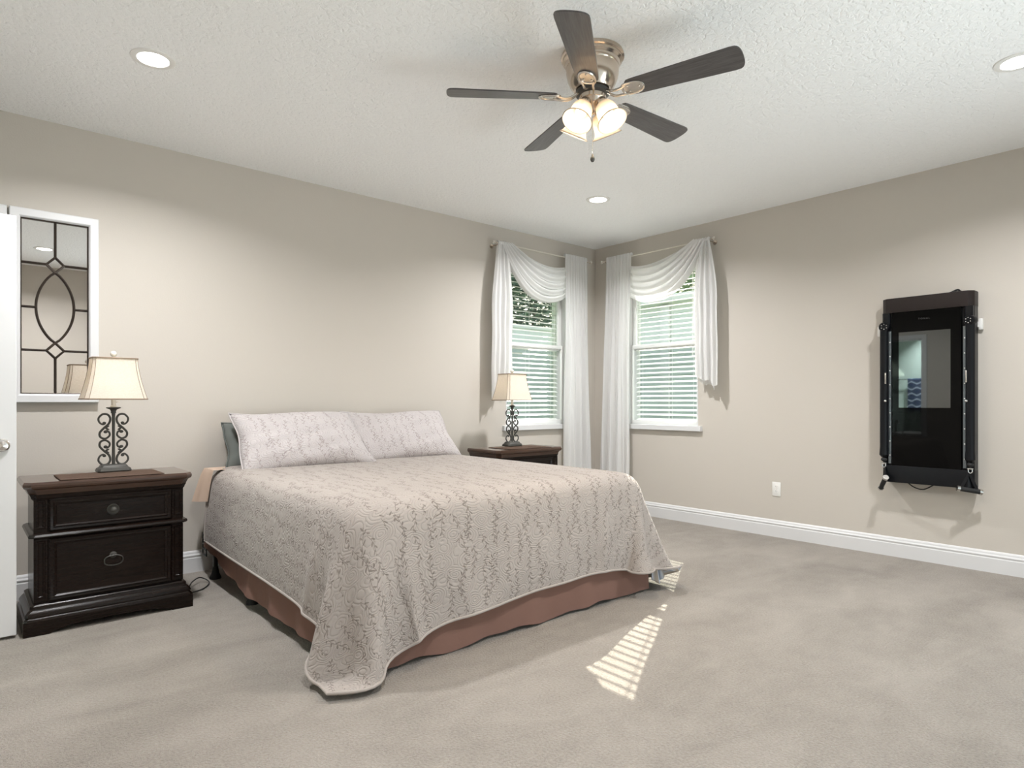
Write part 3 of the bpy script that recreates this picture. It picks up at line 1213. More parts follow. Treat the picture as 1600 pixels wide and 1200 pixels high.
# ------------------------------------------------------------------ the quilt: a small cloth simulation draped over the bed
def drape_quilt():
    hs = 0.04
    W_, L_ = 2.96, 2.42
    nx, ny = int(W_ / hs) + 1, int(L_ / hs) + 1
    s = np.arange(nx) * hs
    t = np.arange(ny) * hs
    SS, TT = np.meshgrid(s, t, indexing='ij')
    # rounded foot corners
    Rc = 0.52
    q = np.clip((TT - (t[-1] - Rc)) / Rc, 0, 1)
    S2, T2 = SS.copy(), TT.copy()
    for sgn, k in ((1, 0.235), (-1, 0.40)):
        dist = SS if sgn > 0 else s[-1] - SS
        p = np.clip((Rc - dist) / Rc, 0, 1)
        S2 += sgn * k * Rc * (p * q) ** 1.15
        T2 -= k * Rc * (p * q) ** 1.15
    x = (S2 - 0.405) - T2 * 0.022 + BX0
    y = -0.265 - T2 + S2 * 0.024 - 0.03
    z = np.full_like(x, TOP + 0.012)
    P = np.stack([x, y, z], -1)
    P0 = P.copy()
    P[..., 2] += 0.0015 * np.sin(SS * 23) * np.cos(TT * 19)
    V = np.zeros_like(P)
    c = np.array([(BX0 + BX1) / 2, (BY0 - 0.01 + 0.4) / 2, 0.30])
    r = 0.085
    hb = np.array([(BX1 - BX0) / 2 + 0.005, (0.4 - BY0 + 0.01) / 2, TOP - 0.30]) - r
    def coll(P, Pp):
        q = P - c
        d = np.abs(q) - hb
        m = np.maximum(d, 0)
        ln = np.linalg.norm(m, axis=-1)
        inside = np.max(d, axis=-1)
        sd = np.where(ln > 0, ln, np.minimum(inside, 0)) - r - 0.012 - 0.026 * np.clip((0.62 - P[..., 2]) / 0.25, 0, 1)
        hit = sd < 0
        if hit.any():
            n_ = np.where(ln[..., None] > 1e-6, m / np.maximum(ln, 1e-6)[..., None] * np.sign(q), 0)
            ax = np.argmax(d, axis=-1)
            flat = np.zeros_like(q)
            np.put_along_axis(flat, ax[..., None], np.take_along_axis(np.sign(q), ax[..., None], -1), -1)
            n_ = np.where(ln[..., None] > 1e-6, n_, flat)
            P[hit] -= (sd[..., None] * n_)[hit]
            dv = (P - Pp)[hit]
            nn = n_[hit]
            tg = dv - nn * np.sum(dv * nn, -1, keepdims=True)
            P[hit] -= tg * 0.55
        fl = P[..., 2] < 0.014
        P[..., 2] = np.where(fl, 0.014, P[..., 2])
        P[fl, :2] -= (P - Pp)[fl, :2] * 0.6
    cache = {}
    def con(key, sl_a, sl_b, k):
        if key not in cache:
            cache[key] = np.linalg.norm(P0[sl_b] - P0[sl_a], axis=-1, keepdims=True)
        L = cache[key]
        a, b_ = P[sl_a], P[sl_b]
        d = b_ - a
        ln = np.sqrt(np.sum(d * d, -1, keepdims=True)) + 1e-9
        cr = d * (0.5 * k * (ln - L) / ln)
        a += cr
        b_ -= cr
    dt = 1 / 50
    for it in range(170):
        Pp = P.copy()
        V[..., 2] -= 9.8 * dt
        V *= 0.965
        P += V * dt
        for _ in range(9):
            al = slice(None)
            for o_ in (0, 1):
                m_ = (nx - o_) // 2
                con(('x', o_), (slice(o_, o_ + 2 * m_, 2), al), (slice(o_ + 1, o_ + 2 * m_, 2), al), 1)
                m_ = (ny - o_) // 2
                con(('y', o_), (al, slice(o_, o_ + 2 * m_, 2)), (al, slice(o_ + 1, o_ + 2 * m_, 2)), 1)
            for o_ in (0, 1):
                m_ = (nx - o_) // 2
                e0, e1 = slice(o_, o_ + 2 * m_, 2), slice(o_ + 1, o_ + 2 * m_, 2)
                con(('d', o_), (e0, slice(0, -1)), (e1, slice(1, None)), 0.35)
                con(('e', o_), (e0, slice(1, None)), (e1, slice(0, -1)), 0.35)
            for st, kb in ((2, 0.35), (4, 0.12)):
                for o_ in range(st):
                    for ax, N_ in ((0, nx), (1, ny)):
                        m_ = len(range(o_ + st, N_, 2 * st))
                        a0 = slice(o_, o_ + 2 * st * (m_ - 1) + 1, 2 * st)
                        a1 = slice(o_ + st, o_ + st + 2 * st * (m_ - 1) + 1, 2 * st)
                        if ax == 0:
                            con(('b', st, o_, 0), (a0, al), (a1, al), kb)
                        else:
                            con(('b', st, o_, 1), (al, a0), (al, a1), kb)
            coll(P, Pp)
        V = (P - Pp) / dt
        sp = np.linalg.norm(V, axis=-1, keepdims=True)
        V *= np.minimum(1, 2.5 / np.maximum(sp, 1e-6))
    for _ in range(3):                  # ease out pinched folds
        A = P.copy()
        A[1:-1, 1:-1] = 0.5 * P[1:-1, 1:-1] + 0.125 * (P[:-2, 1:-1] + P[2:, 1:-1] + P[1:-1, :-2] + P[1:-1, 2:])
        for e in (0, -1):
            A[1:-1, e] = 0.5 * P[1:-1, e] + 0.25 * (P[:-2, e] + P[2:, e])
            A[e, 1:-1] = 0.5 * P[e, 1:-1] + 0.25 * (P[e, :-2] + P[e, 2:])
        P = A
    # the stiff quilted corners stand away from the bed a little
    q = np.clip((TT - (t[-1] - 0.60)) / 0.60, 0, 1)
    for dist, mv, ep, eq in ((SS, (-0.075, -0.020, 0.020), 1.3, 1.3), (s[-1] - SS, (0.0, -0.035, 0.125), 0.75, 2.4)):
        p = np.clip((0.72 - dist) / 0.72, 0, 1)
        if ep < 1:                      # rises soon after the bed's edge, then stays level out to the tip
            k = np.clip(p / 0.42, 0, 1)
            wt = k * k * (3 - 2 * k) * q ** eq
        else:
            wt = p ** ep * q ** eq
        P += wt[..., None] * np.array(mv)
    P[..., 2] = np.maximum(P[..., 2], 0.014)
    return P, SS, TT


QP, QS, QT = drape_quilt()
bm = B()
nx, ny = QS.shape
uvl = bm.loops.layers.uv.verify()
vs = [[bm.verts.new(QP[i, j]) for j in range(ny)] for i in range(nx)]
for i in range(nx - 1):
    for j in range(ny - 1):
        ids = ((i, j), (i, j + 1), (i + 1, j + 1), (i + 1, j))
        fc = bm.faces.new([vs[a][b_] for a, b_ in ids])
        for lp, (a, b_) in zip(fc.loops, ids):
            lp[uvl].uv = (QS[a, b_], QT[a, b_])
bmesh.ops.recalc_face_normals(bm, faces=bm.faces)
up = sum(f.normal.z for f in bm.faces)
if up < 0:
    bmesh.ops.reverse_faces(bm, faces=bm.faces)
q = obj('quilt', bm, ['quilt', 'stripe'], None, 180)
tag(q, 'beige vine print quilt draped over the bed with its corner near the carpet', 'quilt')
md = q.modifiers.new('sub', 'SUBSURF')
md.levels = md.render_levels = 2
md = q.modifiers.new('thick', 'SOLIDIFY')
md.thickness = 0.009
md.offset = -1
md.material_offset = 1
md.material_offset_rim = 0
# bound hem: a thin piping that follows the quilt's edge
edge = [QP[i, 0] for i in range(nx)] + [QP[nx - 1, j] for j in range(1, ny)] + [QP[i, ny - 1] for i in range(nx - 2, -1, -1)] + [QP[0, j] for j in range(ny - 2, 0, -1)]
obj('hem_binding', tube(B(), edge, 0.0065, 8, closed=True), 'quilt', q)


# the quilt's striped lining turned out below the hem at its right foot corner
def lining(u, v):
    zt = 0.200 - 0.055 * u
    zb = 0.068 - 0.052 * math.sin(PI * u) ** 1.2 + 0.055 * u * u
    y = -2.225 + 0.060 * u + (0.010 + 0.012 * v) * math.sin(2 * PI * 2.4 * u + 0.6) - 0.018 * v
    return Vector((-2.012 + 0.165 * u + 0.02 * v * u, y, zt + (zb - zt) * v))
fl = obj('striped_lining', grid(B(), lining, 40, 16, lambda u, v: (u * 0.42, v * 0.2)), 'stripe', q, 180)
fl['label'] = 'blue grey striped lining'
md = fl.modifiers.new('thick', 'SOLIDIFY')
md.thickness = 0.004


# ------------------------------------------------------------------ pillows
def pillow_bm(w_, h_, th, seed, slump=0.0):
    r = random.Random(seed)
    ph = [r.uniform(0, 6.28) for _ in range(6)]
    bm = B()
    def half(sgn):
        def f(u, v):
            a, b_ = 2 * u - 1, 2 * v - 1
            e = (max(0, 1 - abs(a) ** 3.2) ** 0.55) * (max(0, 1 - abs(b_) ** 2.6) ** 0.6)
            pin = 1 - 0.05 * (1 - b_ * b_) * abs(a) ** 4
            pin2 = 1 - 0.07 * (1 - a * a) * abs(b_) ** 4
            wr = 0.006 * math.sin(7 * a + 3 * b_ + ph[0]) + 0.004 * math.sin(13 * b_ - 5 * a + ph[1])
            return Vector((a * w_ / 2 * pin - slump * (b_ + 1) / 2 * ((a + 1) / 2) ** 2 + 0.006 * math.sin(5 * b_ + ph[2]), sgn * (e * th / 2 + wr * e), b_ * h_ / 2 * pin2 + 0.010 * math.sin(3.3 * a + ph[3])))
        return f
    uvf = lambda u, v: (u * w_, v * h_)
    grid(bm, half(-1), 46, 26, uvf)
    grid(bm, half(1), 46, 26, uvf)
    bmesh.ops.remove_doubles(bm, verts=bm.verts, dist=1e-4)
    bmesh.ops.recalc_face_normals(bm, faces=bm.faces)
    return bm, half(-1)


def pillow(name, label, loc, rot, w_, h_, th, mat, seed, group=None, slump=0.0):
    t = thing(name, label, 'pillow', loc, 0, group)
    t.rotation_euler = rot
    bm, f = pillow_bm(w_, h_, th, seed, slump)
    obj('cushion', bm, mat, t, 180)
    n = 24
    rim = [f(i / n, 0) for i in range(n)] + [f(1, i / n) for i in range(n)] + [f(1 - i / n, 1) for i in range(n)] + [f(0, 1 - i / n) for i in range(n)]
    obj('piping', tube(B(), rim, 0.005, 6, closed=True), mat, t)
    return t


R_ = math.radians
pillow('pillow', 'left vine print sham leaning on the wall, nearest the lit bedside lamp by the door', (-3.335, -0.365, 0.860), (R_(-38), 0, R_(-3)), 0.92, 0.47, 0.19, 'sham', 2, 'vine print shams at the head of the bed', 0.10)
pillow('pillow', 'right vine print sham leaning on the wall, half behind the other sham', (-2.525, -0.265, 0.860), (R_(-38), 0, R_(-4)), 0.90, 0.46, 0.17, 'sham', 5, 'vine print shams at the head of the bed', 0.04)
pillow('pillow', 'dark grey pillow showing behind the left end of the left sham', (-3.385, -0.165, 0.825), (R_(-30), R_(2), 0), 0.86, 0.34, 0.13, 'runner2', 6)

# ================================================================== NIGHTSTAND
def clip_rect(hx, y0, y1, c):
    return [(-hx + c, y0), (hx - c, y0), (hx, y0 + c), (hx, y1), (-hx, y1), (-hx, y0 + c)]


def moulding_stack(bm, prof, c):
    """loft of clipped rectangles: prof = (half width, front y, z)"""
    rings(bm, [[(x, y, z) for x, y in clip_rect(hx, y0, 0.19, c)] for hx, y0, z in prof])
    return bm


def picture_frame(bm, x0, x1, z0, z1, y, prof):
    """sweep a moulding (inset, forward) around a rectangle on the plane y"""
    rs = []
    for ins, fw in prof:
        rs.append([(x0 + ins, y - fw, z0 + ins), (x1 - ins, y - fw, z0 + ins), (x1 - ins, y - fw, z1 - ins), (x0 + ins, y - fw, z1 - ins)])
    rings(bm, rs, cap=False)
    return bm


def make_nightstand(label, loc):
    t = thing('nightstand', label, 'nightstand', loc, 0, 'matching nightstands beside the bed')
    bm = B()
    moulding_stack(bm, [(0.345, -0.188, 0.672), (0.352, -0.196, 0.690), (0.356, -0.199, 0.697), (0.366, -0.208, 0.703), (0.370, -0.212, 0.712), (0.370, -0.212, 0.722), (0.364, -0.206, 0.733)], 0.030)
    obj('top', bm, 'espresso_lamplit', t, 20)
    bm = B()
    box(bm, -0.325, 0.325, -0.165, 0.19, 0.12, 0.69)
    for sx in (-1, 1):          # pilasters with an inset panel
        x0, x1 = sorted((sx * 0.328, sx * 0.272))
        for z0, z1 in ((0.485, 0.655), (0.150, 0.458)):
            box(bm, x0, x1, -0.176, -0.160, z0, z1, 0.002, 1)
            picture_frame(bm, x0 + 0.010, x1 - 0.010, z0 + 0.02, z1 - 0.012, -0.176, [(0, 0), (0.003, 0.004), (0.008, 0.004), (0.011, 0.0)])
    moulding_stack(bm, [(0.328, -0.170, 0.640), (0.336, -0.182, 0.652), (0.340, -0.184, 0.664), (0.345, -0.188, 0.673)], 0.02)
    obj('carcass', bm, 'espresso', t, 20)
    bm = B()
    moulding_stack(bm, [(0.332, -0.180, 0.458), (0.346, -0.196, 0.463), (0.350, -0.200, 0.470), (0.346, -0.196, 0.480), (0.332, -0.180, 0.486)], 0.022)
    obj('waist_moulding', bm, 'espresso', t, 20)
    bm = B()
    moulding_stack(bm, [(0.330, -0.178, 0.142), (0.342, -0.184, 0.136), (0.343, -0.186, 0.122), (0.352, -0.190, 0.114), (0.362, -0.198, 0.100), (0.364, -0.200, 0.090), (0.360, -0.198, 0.084), (0.368, -0.203, 0.076), (0.370, -0.205, 0.068)], 0.012)
    # bracket foot skirt with a shallow arch
    arch = [(-0.37, 0), (-0.27, 0), (-0.255, 0.010), (-0.225, 0.016), (-0.195, 0.024), (-0.12, 0.030), (0, 0.032), (0.12, 0.030), (0.195, 0.024), (0.225, 0.016), (0.255, 0.010), (0.27, 0), (0.37, 0), (0.37, 0.069), (-0.37, 0.069)]
    prism(bm, arch, -0.205, -0.180, 'y')
    for sx in (-1, 1):
        x0, x1 = sorted((sx * 0.37, sx * 0.35))
        box(bm, x0, x1, -0.181, 0.19, 0.0, 0.069)
    box(bm, -0.35, 0.35, 0.17, 0.19, 0.02, 0.069)
    obj('plinth', bm, 'espresso', t, 20)
    for z0, z1, kind in ((0.490, 0.648, 'knob'), (0.150, 0.455, 'pull')):
        bm = B()
        x0, x1 = -0.268, 0.268
        box(bm, x0 + 0.03, x1 - 0.03, -0.176, -0.150, z0 + 0.02, z1 - 0.02)
        picture_frame(bm, x0, x1, z0, z1, -0.165, [(0, 0), (0.0, 0.014), (0.006, 0.018), (0.016, 0.016), (0.022, 0.020), (0.030, 0.016), (0.034, 0.006), (0.036, 0.0)])
        dw = obj('drawer', bm, 'espresso', t, 20)
        zc = 0.568 if kind == 'knob' else 0.335
        bm = B()
        mt = Matrix.Translation((0, -0.172, zc)) @ Matrix.Rotation(PI / 2, 4, 'X')
        if kind == 'knob':
            lathe(bm, [(0, 0), (0.026, 0), (0.028, 0.004), (0.024, 0.008), (0.018, 0.005), (0.010, 0.006), (0.008, 0.018), (0.013, 0.022), (0.013, 0.028), (0.006, 0.032), (0, 0.032)], 24, mt)
            obj('knob', bm, 'pewter', dw)
        else:
            lathe(bm, [(0, 0), (0.016, 0), (0.017, 0.004), (0.010, 0.008), (0.008, 0.018), (0, 0.018)], 20, mt)
            tube(bm, [(0.041 * math.cos(q), -0.188 - 0.004 * math.sin(q), zc - 0.026 + 0.026 * math.copysign(abs(math.sin(q)) ** 0.75, math.sin(q))) for q in [2 * PI * k / 32 for k in range(32)]], 0.0032, 7, closed=True)
            obj('drawer_pull', bm, 'pewter', dw)
    return t


NS1 = (-4.52, -0.555, 0)
NS2 = (-1.545, -0.475, 0)
ns = make_nightstand('dark wooden two-drawer nightstand between the open door and the bed', NS1)
dup(ns, NS2, 'dark wooden nightstand on the far side of the bed, under the window')


def table_mat(label, loc):
    def f(u, v):
        y = -0.145 + 0.29 * v
        return Vector((-0.228 + 0.456 * u, y + 0.003 * math.sin(17 * u), 0.0012 + 0.0006 * math.sin(31 * u) * math.sin(15 * v)))
    bm = grid(B(), f, 60, 24)
    o = obj('table_mat', bm, 'runner', None, 180, loc)
    md = o.modifiers.new('thick', 'SOLIDIFY')
    md.thickness = 0.003
    md.offset = 1
    return tag(o, label, 'table mat', 'woven mats on the nightstands')


m1 = table_mat('woven brown mat under the lamp on the nightstand by the door', (NS1[0] + 0.003, NS1[1] - 0.055, 0.7335))
m2 = m1.copy()
COL.objects.link(m2)
m2.location = (NS2[0] + 0.003, NS2[1] - 0.055, 0.7335)
m2['label'] = 'woven mat under the lamp on the far nightstand by the window'

# ================================================================== TABLE LAMP
def make_lamp(label, loc):
    t = thing('table_lamp', label, 'lamp', loc, 0, 'matching scrolled iron lamps on the nightstands')
    bm = B()
    def rr(hx, hy, z, c): return [(x, y, z) for x, y in [(-hx + c, -hy), (hx - c, -hy), (hx, -hy + c), (hx, hy - c), (hx - c, hy), (-hx + c, hy), (-hx, hy - c), (-hx, -hy + c)]]
    rings(bm, [rr(0.078, 0.052, 0.0, 0.012), rr(0.080, 0.054, 0.006, 0.012), rr(0.076, 0.050, 0.018, 0.012), rr(0.066, 0.042, 0.024, 0.010), rr(0.060, 0.037, 0.034, 0.008), rr(0.054, 0.032, 0.038, 0.008)])
    obj('base', bm, 'pewter', t, 30)
    K = 0.000615
    def Z_(y): return (1130 - y) * K
    bm = B()
    tube(bm, [(0, 0, 0.036), (0, 0, 0.12), (0, 0, 0.2), (0, 0, 0.30), (0, 0, 0.327)], [0.0085, 0.0075, 0.007, 0.008, 0.010], 10)
    obj('stem', bm, 'pewter', t)
    S_ = [(62, 706), (84, 712), (108, 690), (112, 655), (82, 622), (44, 626), (24, 662), (36, 706), (74, 746), (104, 786), (98, 824), (62, 838), (30, 812), (33, 782), (54, 770), (66, 786)]
    bm = B()
    for sx in (-1, 1):
        for flip in (False, True):
            pts = [(sx * x * K, 0, Z_(y if not flip else 1690 - y)) for x, y in S_]
            cp = catmull(pts, 5)
            n = len(cp)
            tube(bm, cp, [0.0058 * (0.75 + 0.25 * math.sin(PI * i / (n - 1))) for i in range(n)], 8)
            for (lx, ly), s2 in (((70, 700), 0.0095), ((60, 778), 0.0105)):       # leaf buds at the curls
                y2 = ly if not flip else 1690 - ly
                ball(bm, (sx * lx * K, 0, Z_(y2)), s2, (1, 0.7, 0.8), 10, 8)
            for ang in (-0.6, 0.5):                                                # small leaves springing from the scroll
                y2 = 742 if not flip else 948
                x0, z0 = sx * 60 * K, Z_(y2)
                tube(bm, [(x0, 0, z0), (x0 - sx * 0.010, 0, z0 + 0.008 * math.sin(ang) * 2), (x0 - sx * 0.018, 0, z0 + 0.02 * math.sin(ang))], [0.005, 0.006, 0.0015], 7)
    obj('scrollwork', bm, 'pewter', t)
    bm = B()
    lathe(bm, [(0, 0.318), (0.013, 0.318), (0.012, 0.328), (0.017, 0.338), (0.034, 0.345), (0.036, 0.349), (0.030, 0.351), (0, 0.349)], 24)
    obj('drip_cup', bm, 'pewter', t)
    bm = B()
    lathe(bm, [(0, 0.349), (0.016, 0.349), (0.016, 0.356), (0.011, 0.360), (0.011, 0.395), (0.015, 0.400), (0.015, 0.440), (0, 0.442)], 20)
    tube(bm, [(0.011, 0, 0.380), (0.030, 0, 0.380)], 0.003, 8)
    obj('socket', bm, 'socket', t)
    bm = B()
    lathe(bm, [(0, 0.44), (0.012, 0.44), (0.014, 0.46), (0.028, 0.50), (0.029, 0.52), (0.020, 0.54), (0, 0.548)], 20)
    obj('bulb', bm, 'bulb', t)
    bm = B()
    for s in (-1, 1):
        tube(bm, catmull([(s * 0.016, 0, 0.405), (s * 0.055, 0, 0.45), (s * 0.052, 0, 0.55), (s * 0.02, 0, 0.605), (0, 0, 0.612)], 6), 0.0018, 6)
    tube(bm, [(-0.103, 0, 0.607), (0.103, 0, 0.607)], 0.0018, 6)
    obj('harp', bm, 'nickel', t)
    # four-sided shade with cut corners and gently bowed sides
    zb, zt = 0.395, 0.617
    def sec(k):
        e = (1 - k) ** 1.55
        hx, hy, c = 0.104 + 0.042 * e, 0.078 + 0.036 * e, 0.013 + 0.006 * e
        return hx, hy, c, zb + (zt - zb) * k
    def ring(k, grow=0.0):
        hx, hy, c, z = sec(k)
        hx, hy = hx + grow, hy + grow
        return [(x, y, z) for x, y in [(-hx + c, -hy), (hx - c, -hy), (hx, -hy + c), (hx, hy - c), (hx - c, hy), (-hx + c, hy), (-hx, hy - c), (-hx, -hy + c)]]
    bm = B()
    rings(bm, [ring(i / 12) for i in range(13)], cap=False)
    sh = obj('lamp_shade', bm, 'linen', t, 25)
    bm = B()
    for k in (0.0, 1.0):
        tube(bm, ring(k, 0.001), 0.0042, 6, closed=True)
    for i in range(8):
        tube(bm, [ring(k / 12, 0.0005)[i] for k in range(13)], 0.0016, 5)
    obj('shade_trim', bm, 'shade_trim', sh)
    bm = B()
    lathe(bm, [(0, 0.612), (0.006, 0.612), (0.006, 0.622), (0.010, 0.624), (0.004, 0.628)], 12)
    ball(bm, (0, 0, 0.643), 0.0165)
    obj('finial', bm, 'finial', t)
    return t


LZ = 0.7385
L1 = (-4.477, -0.465, LZ)
L2 = (-1.515, -0.395, LZ)
lamp = make_lamp('lit table lamp on the nightstand by the door, scrolled iron stem and linen shade', L1)
lamp2 = dup(lamp, L2, 'lit table lamp on the far nightstand in front of the window', rz=0.0)
for L_ in (L1, L2):
    point_light('lamp_bulb_light', (L_[0], L_[1], L_[2] + 0.505), LAMP_W, WARM, 0.03)

# ================================================================== CEILING FAN
FAN = (-2.882, -2.538, H)
fan = thing('ceiling_fan', 'nickel ceiling fan with five dark wooden blades and lit frosted lamps', 'ceiling fan', FAN)
bm = B()
lathe(bm, [(0, 0), (0.143, 0), (0.147, -0.010), (0.147, -0.018), (0.139, -0.022), (0.139, -0.034), (0.128, -0.044), (0.126, -0.058), (0.122, -0.064), (0.122, -0.090), (0.116, -0.118), (0.103, -0.148), (0.086, -0.168), (0, -0.170)], 48)
obj('motor_housing', bm, 'bronze', fan, 30)
bm = B()
lathe(bm, [(0, -0.168), (0.074, -0.168), (0.078, -0.173), (0.078, -0.187), (0.070, -0.192), (0, -0.192)], 40)
obj('flywheel', bm, 'dark_metal', fan)
bm = B()
lathe(bm, [(0, -0.190), (0.060, -0.190), (0.064, -0.194), (0.064, -0.212), (0.058, -0.218), (0.056, -0.228), (0.046, -0.240), (0.030, -0.252), (0.014, -0.262), (0.012, -0.274), (0, -0.276)], 36)
obj('light_fitter', bm, 'bronze', fan)
PITCH = math.radians(12)
for k in range(5):
    az = math.radians(-1 + 72 * k)
    mz = Matrix.Rotation(az, 4, 'Z')
    tilt = mz @ Matrix.Translation((0, 0, -0.198)) @ Matrix.Rotation(-PITCH, 4, 'X')
    r0, r1 = 0.165, 0.680
    out = []
    for q in range(13):                        # rounded tip
        a = -PI / 2 + PI * q / 12
        ca, sa = math.copysign(abs(math.cos(a)) ** 0.55, math.cos(a)), math.copysign(abs(math.sin(a)) ** 0.8, math.sin(a))
        out.append((r1 - 0.045 + 0.045 * ca, 0.070 * sa))
    for q in range(9):
        a = PI / 2 + PI * q / 8
        ca, sa = math.copysign(abs(math.cos(a)) ** 0.7, math.cos(a)), math.copysign(abs(math.sin(a)) ** 0.8, math.sin(a))
        out.append((r0 + 0.035 + 0.035 * ca, 0.052 * sa))
    bm = prism(B(), out, -0.003, 0.003, 'z')
    bl = obj('blade', bm, 'blade', fan, 30)
    bl.matrix_local = tilt
    bm = B()
    # cast bracket: two curved arms and a pierced rounded plate under the blade
    for s in (-1, 1):
        tube(bm, catmull([(0.070, s * 0.012, 0.014), (0.105, s * 0.020, -0.008), (0.140, s * 0.022, -0.012), (0.175, s * 0.030, -0.007)], 5), 0.0062, 8)
    plate = [(0.160, -0.030), (0.185, -0.036), (0.215, -0.034), (0.240, -0.022), (0.250, 0.0), (0.240, 0.022), (0.215, 0.034), (0.185, 0.036), (0.160, 0.030), (0.152, 0.0)]
    tube(bm, [(x, y, -0.006) for x, y in [(p.x, p.y) for p in catmull([(x, y, 0) for x, y in plate], 4, True)]], 0.0055, 8, closed=True)
    prism(bm, [(0.2 + (x - 0.2) * 0.92, y * 0.92) for x, y in plate], -0.0065, -0.0032, 'z')
    for x, y in ((0.180, -0.018), (0.180, 0.018), (0.228, 0.0)):
        ball(bm, (x, y, -0.008), 0.005, (1, 1, 0.6), 10, 6)
    br = obj('blade_bracket', bm, 'nickel', fan, 40)
    br.matrix_local = tilt
for k in range(4):
    az = math.radians(4 + 90 * k)
    mz = Matrix.Rotation(az, 4, 'Z')
    mt = mz @ Matrix.Translation((0.050, 0, -0.234)) @ Matrix.Rotation(-math.radians(30), 4, 'Y')
    bm = B()
    lathe(bm, [(0, 0.020), (0.018, 0.018), (0.026, 0.0), (0.027, -0.020), (0.024, -0.026)], 24)
    hol = obj('lamp_holder', bm, 'bronze', fan)
    hol.matrix_local = mt
    bm = B()
    lathe(bm, [(0.026, -0.018), (0.038, -0.028), (0.046, -0.044), (0.050, -0.066), (0.051, -0.090), (0.054, -0.106), (0.062, -0.120), (0.070, -0.127)], 36)
    shd = obj('lamp_shade', bm, 'frosted', fan, 60)
    shd.matrix_local = mt
    bm = B()
    tube(bm, [(0.070 * math.cos(q), 0.070 * math.sin(q), -0.127) for q in [2 * PI * i / 36 for i in range(36)]], 0.0026, 6, closed=True)
    obj('rim', bm, 'frosted', shd)
    bm = B()
    lathe(bm, [(0, -0.02), (0.012, -0.022), (0.013, -0.04), (0.024, -0.062), (0.026, -0.075), (0.018, -0.090), (0, -0.097)], 18)
    obj('bulb', bm, 'bulb', shd)
    p = Matrix.Translation(FAN) @ mt @ Vector((0, 0, -0.100))
    point_light('fan_bulb_light', p, FAN_W, (1.0, 0.80, 0.58), 0.022)
    sp = bpy.data.lights.new('fan_bulb_beam', 'SPOT')
    sp.energy = FAN_SPOT_W
    sp.color = (1.0, 0.86, 0.70)
    sp.spot_size = math.radians(120)
    sp.spot_blend = 0.8
    sp.shadow_soft_size = 0.03
    so = bpy.data.objects.new('fan_bulb_beam', sp)
    COL.objects.link(so)
    so.matrix_world = Matrix.Translation(FAN) @ mt @ Matrix.Translation((0, 0, -0.118))
bm = B()
zc = -0.275
while zc > -0.462:
    ball(bm, (0, 0, zc), 0.0022, u=6, v=4)
    zc -= 0.0052
pc = obj('pull_chain', bm, 'nickel', fan)
bm = B()
lathe(bm, [(0, -0.462), (0.004, -0.464), (0.005, -0.470), (0.010, -0.482), (0.0105, -0.490), (0.006, -0.499), (0, -0.501)], 16)
obj('fob', bm, 'dark_metal', pc)


# ------------------------------------------------------------------ recessed downlights
def downlight(label, x, y, watts=CAN_W, spread=150):
    t = thing('recessed_light', label, 'ceiling light', (x, y, H), 0, 'recessed ceiling downlights')
    bm = B()
    lathe(bm, [(0.066, -0.001), (0.068, -0.006), (0.082, -0.007), (0.094, -0.004), (0.096, 0.0005), (0.066, 0.0005)], 40)
    obj('trim_ring', bm, 'white', t)
    bm = B()
    lathe(bm, [(0, -0.003), (0.066, -0.003), (0.067, 0.0)], 40)
    obj('lens', bm, 'can', t)
    area_light('downlight', (x, y, H - 0.012), (0, 0, -1), 0.125, 0.125, watts, CAN, None, 'DISK', spread)
    return t


downlight('round recessed light in the ceiling above the nightstand by the door', -4.425, -1.155)
downlight('round recessed light in the ceiling near the window corner', -1.25, -1.14)
downlight('round recessed light at the right edge of the ceiling', -1.31, -3.83)
downlight('round recessed light added to brighten the bathroom beyond the open door', -7.85, -0.9, 85.0, 92)  # extra lamp, added so the bathroom reflects brighter in the gym screen
downlight('round recessed light behind the viewer, seen only in the wall mirror', -4.43, -3.83)

# ================================================================== WALL MIRRORS
def make_mirror(label, loc):
    t = thing('wall_mirror', label, 'mirror', loc, 0, 'white framed mirrors on the bedroom wall')
    W2, H2, fw = 0.2115, 0.548, 0.050
    bm = B()
    rs = []
    for ins, fwd in ((0, 0.0), (0, 0.036), (0.004, 0.040), (fw - 0.010, 0.040), (fw - 0.006, 0.038), (fw, 0.030), (fw, 0.0)):
        rs.append([(-W2 + ins, -fwd, -H2 + ins), (W2 - ins, -fwd, -H2 + ins), (W2 - ins, -fwd, H2 - ins), (-W2 + ins, -fwd, H2 - ins)])
    rings(bm, rs, cap=False)
    obj('frame', bm, 'trim', t, 20)
    gx, gz = W2 - fw, H2 - fw
    bm = grid(B(), lambda u, v: Vector((-gx + 2 * gx * u, -0.012, -gz + 2 * gz * v)), 1, 1)
    for f in bm.faces:
        if f.normal.y > 0:
            f.normal_flip()
    obj('mirror_glass', bm, 'mirror', t, 0)
    bm = B()
    r = 0.0074
    y = -0.016
    def bar(*pts): tube(bm, [(x, y, z) for x, z in pts], r, 6)
    bar((-gx, -gz), (-gx, gz)); bar((gx, -gz), (gx, gz)); bar((-gx, gz), (gx, gz)); bar((-gx, -gz), (gx, -gz))
    for s in (-1, 1):
        bar((0, s * 0.292), (0, s * gz))
        for q in (-1, 1):
            bar((q * gx, s * 0.248), (q * 0.042, s * 0.248), (0, s * 0.292))
            bar((q * 0.042, s * 0.248), (0, s * 0.203))
    for q in (-1, 1):
        tube(bm, [(q * 0.090 * (1 - (z / 0.203) ** 2) ** 0.8 if abs(z) < 0.203 else 0, y, z) for z in [0.203 * (i / 12 - 1) for i in range(25)]], r, 6)
        bar((q * gx, -0.003), (q * 0.090, -0.003))
    obj('muntins', bm, 'bronze_dark', t, 60)
    return t


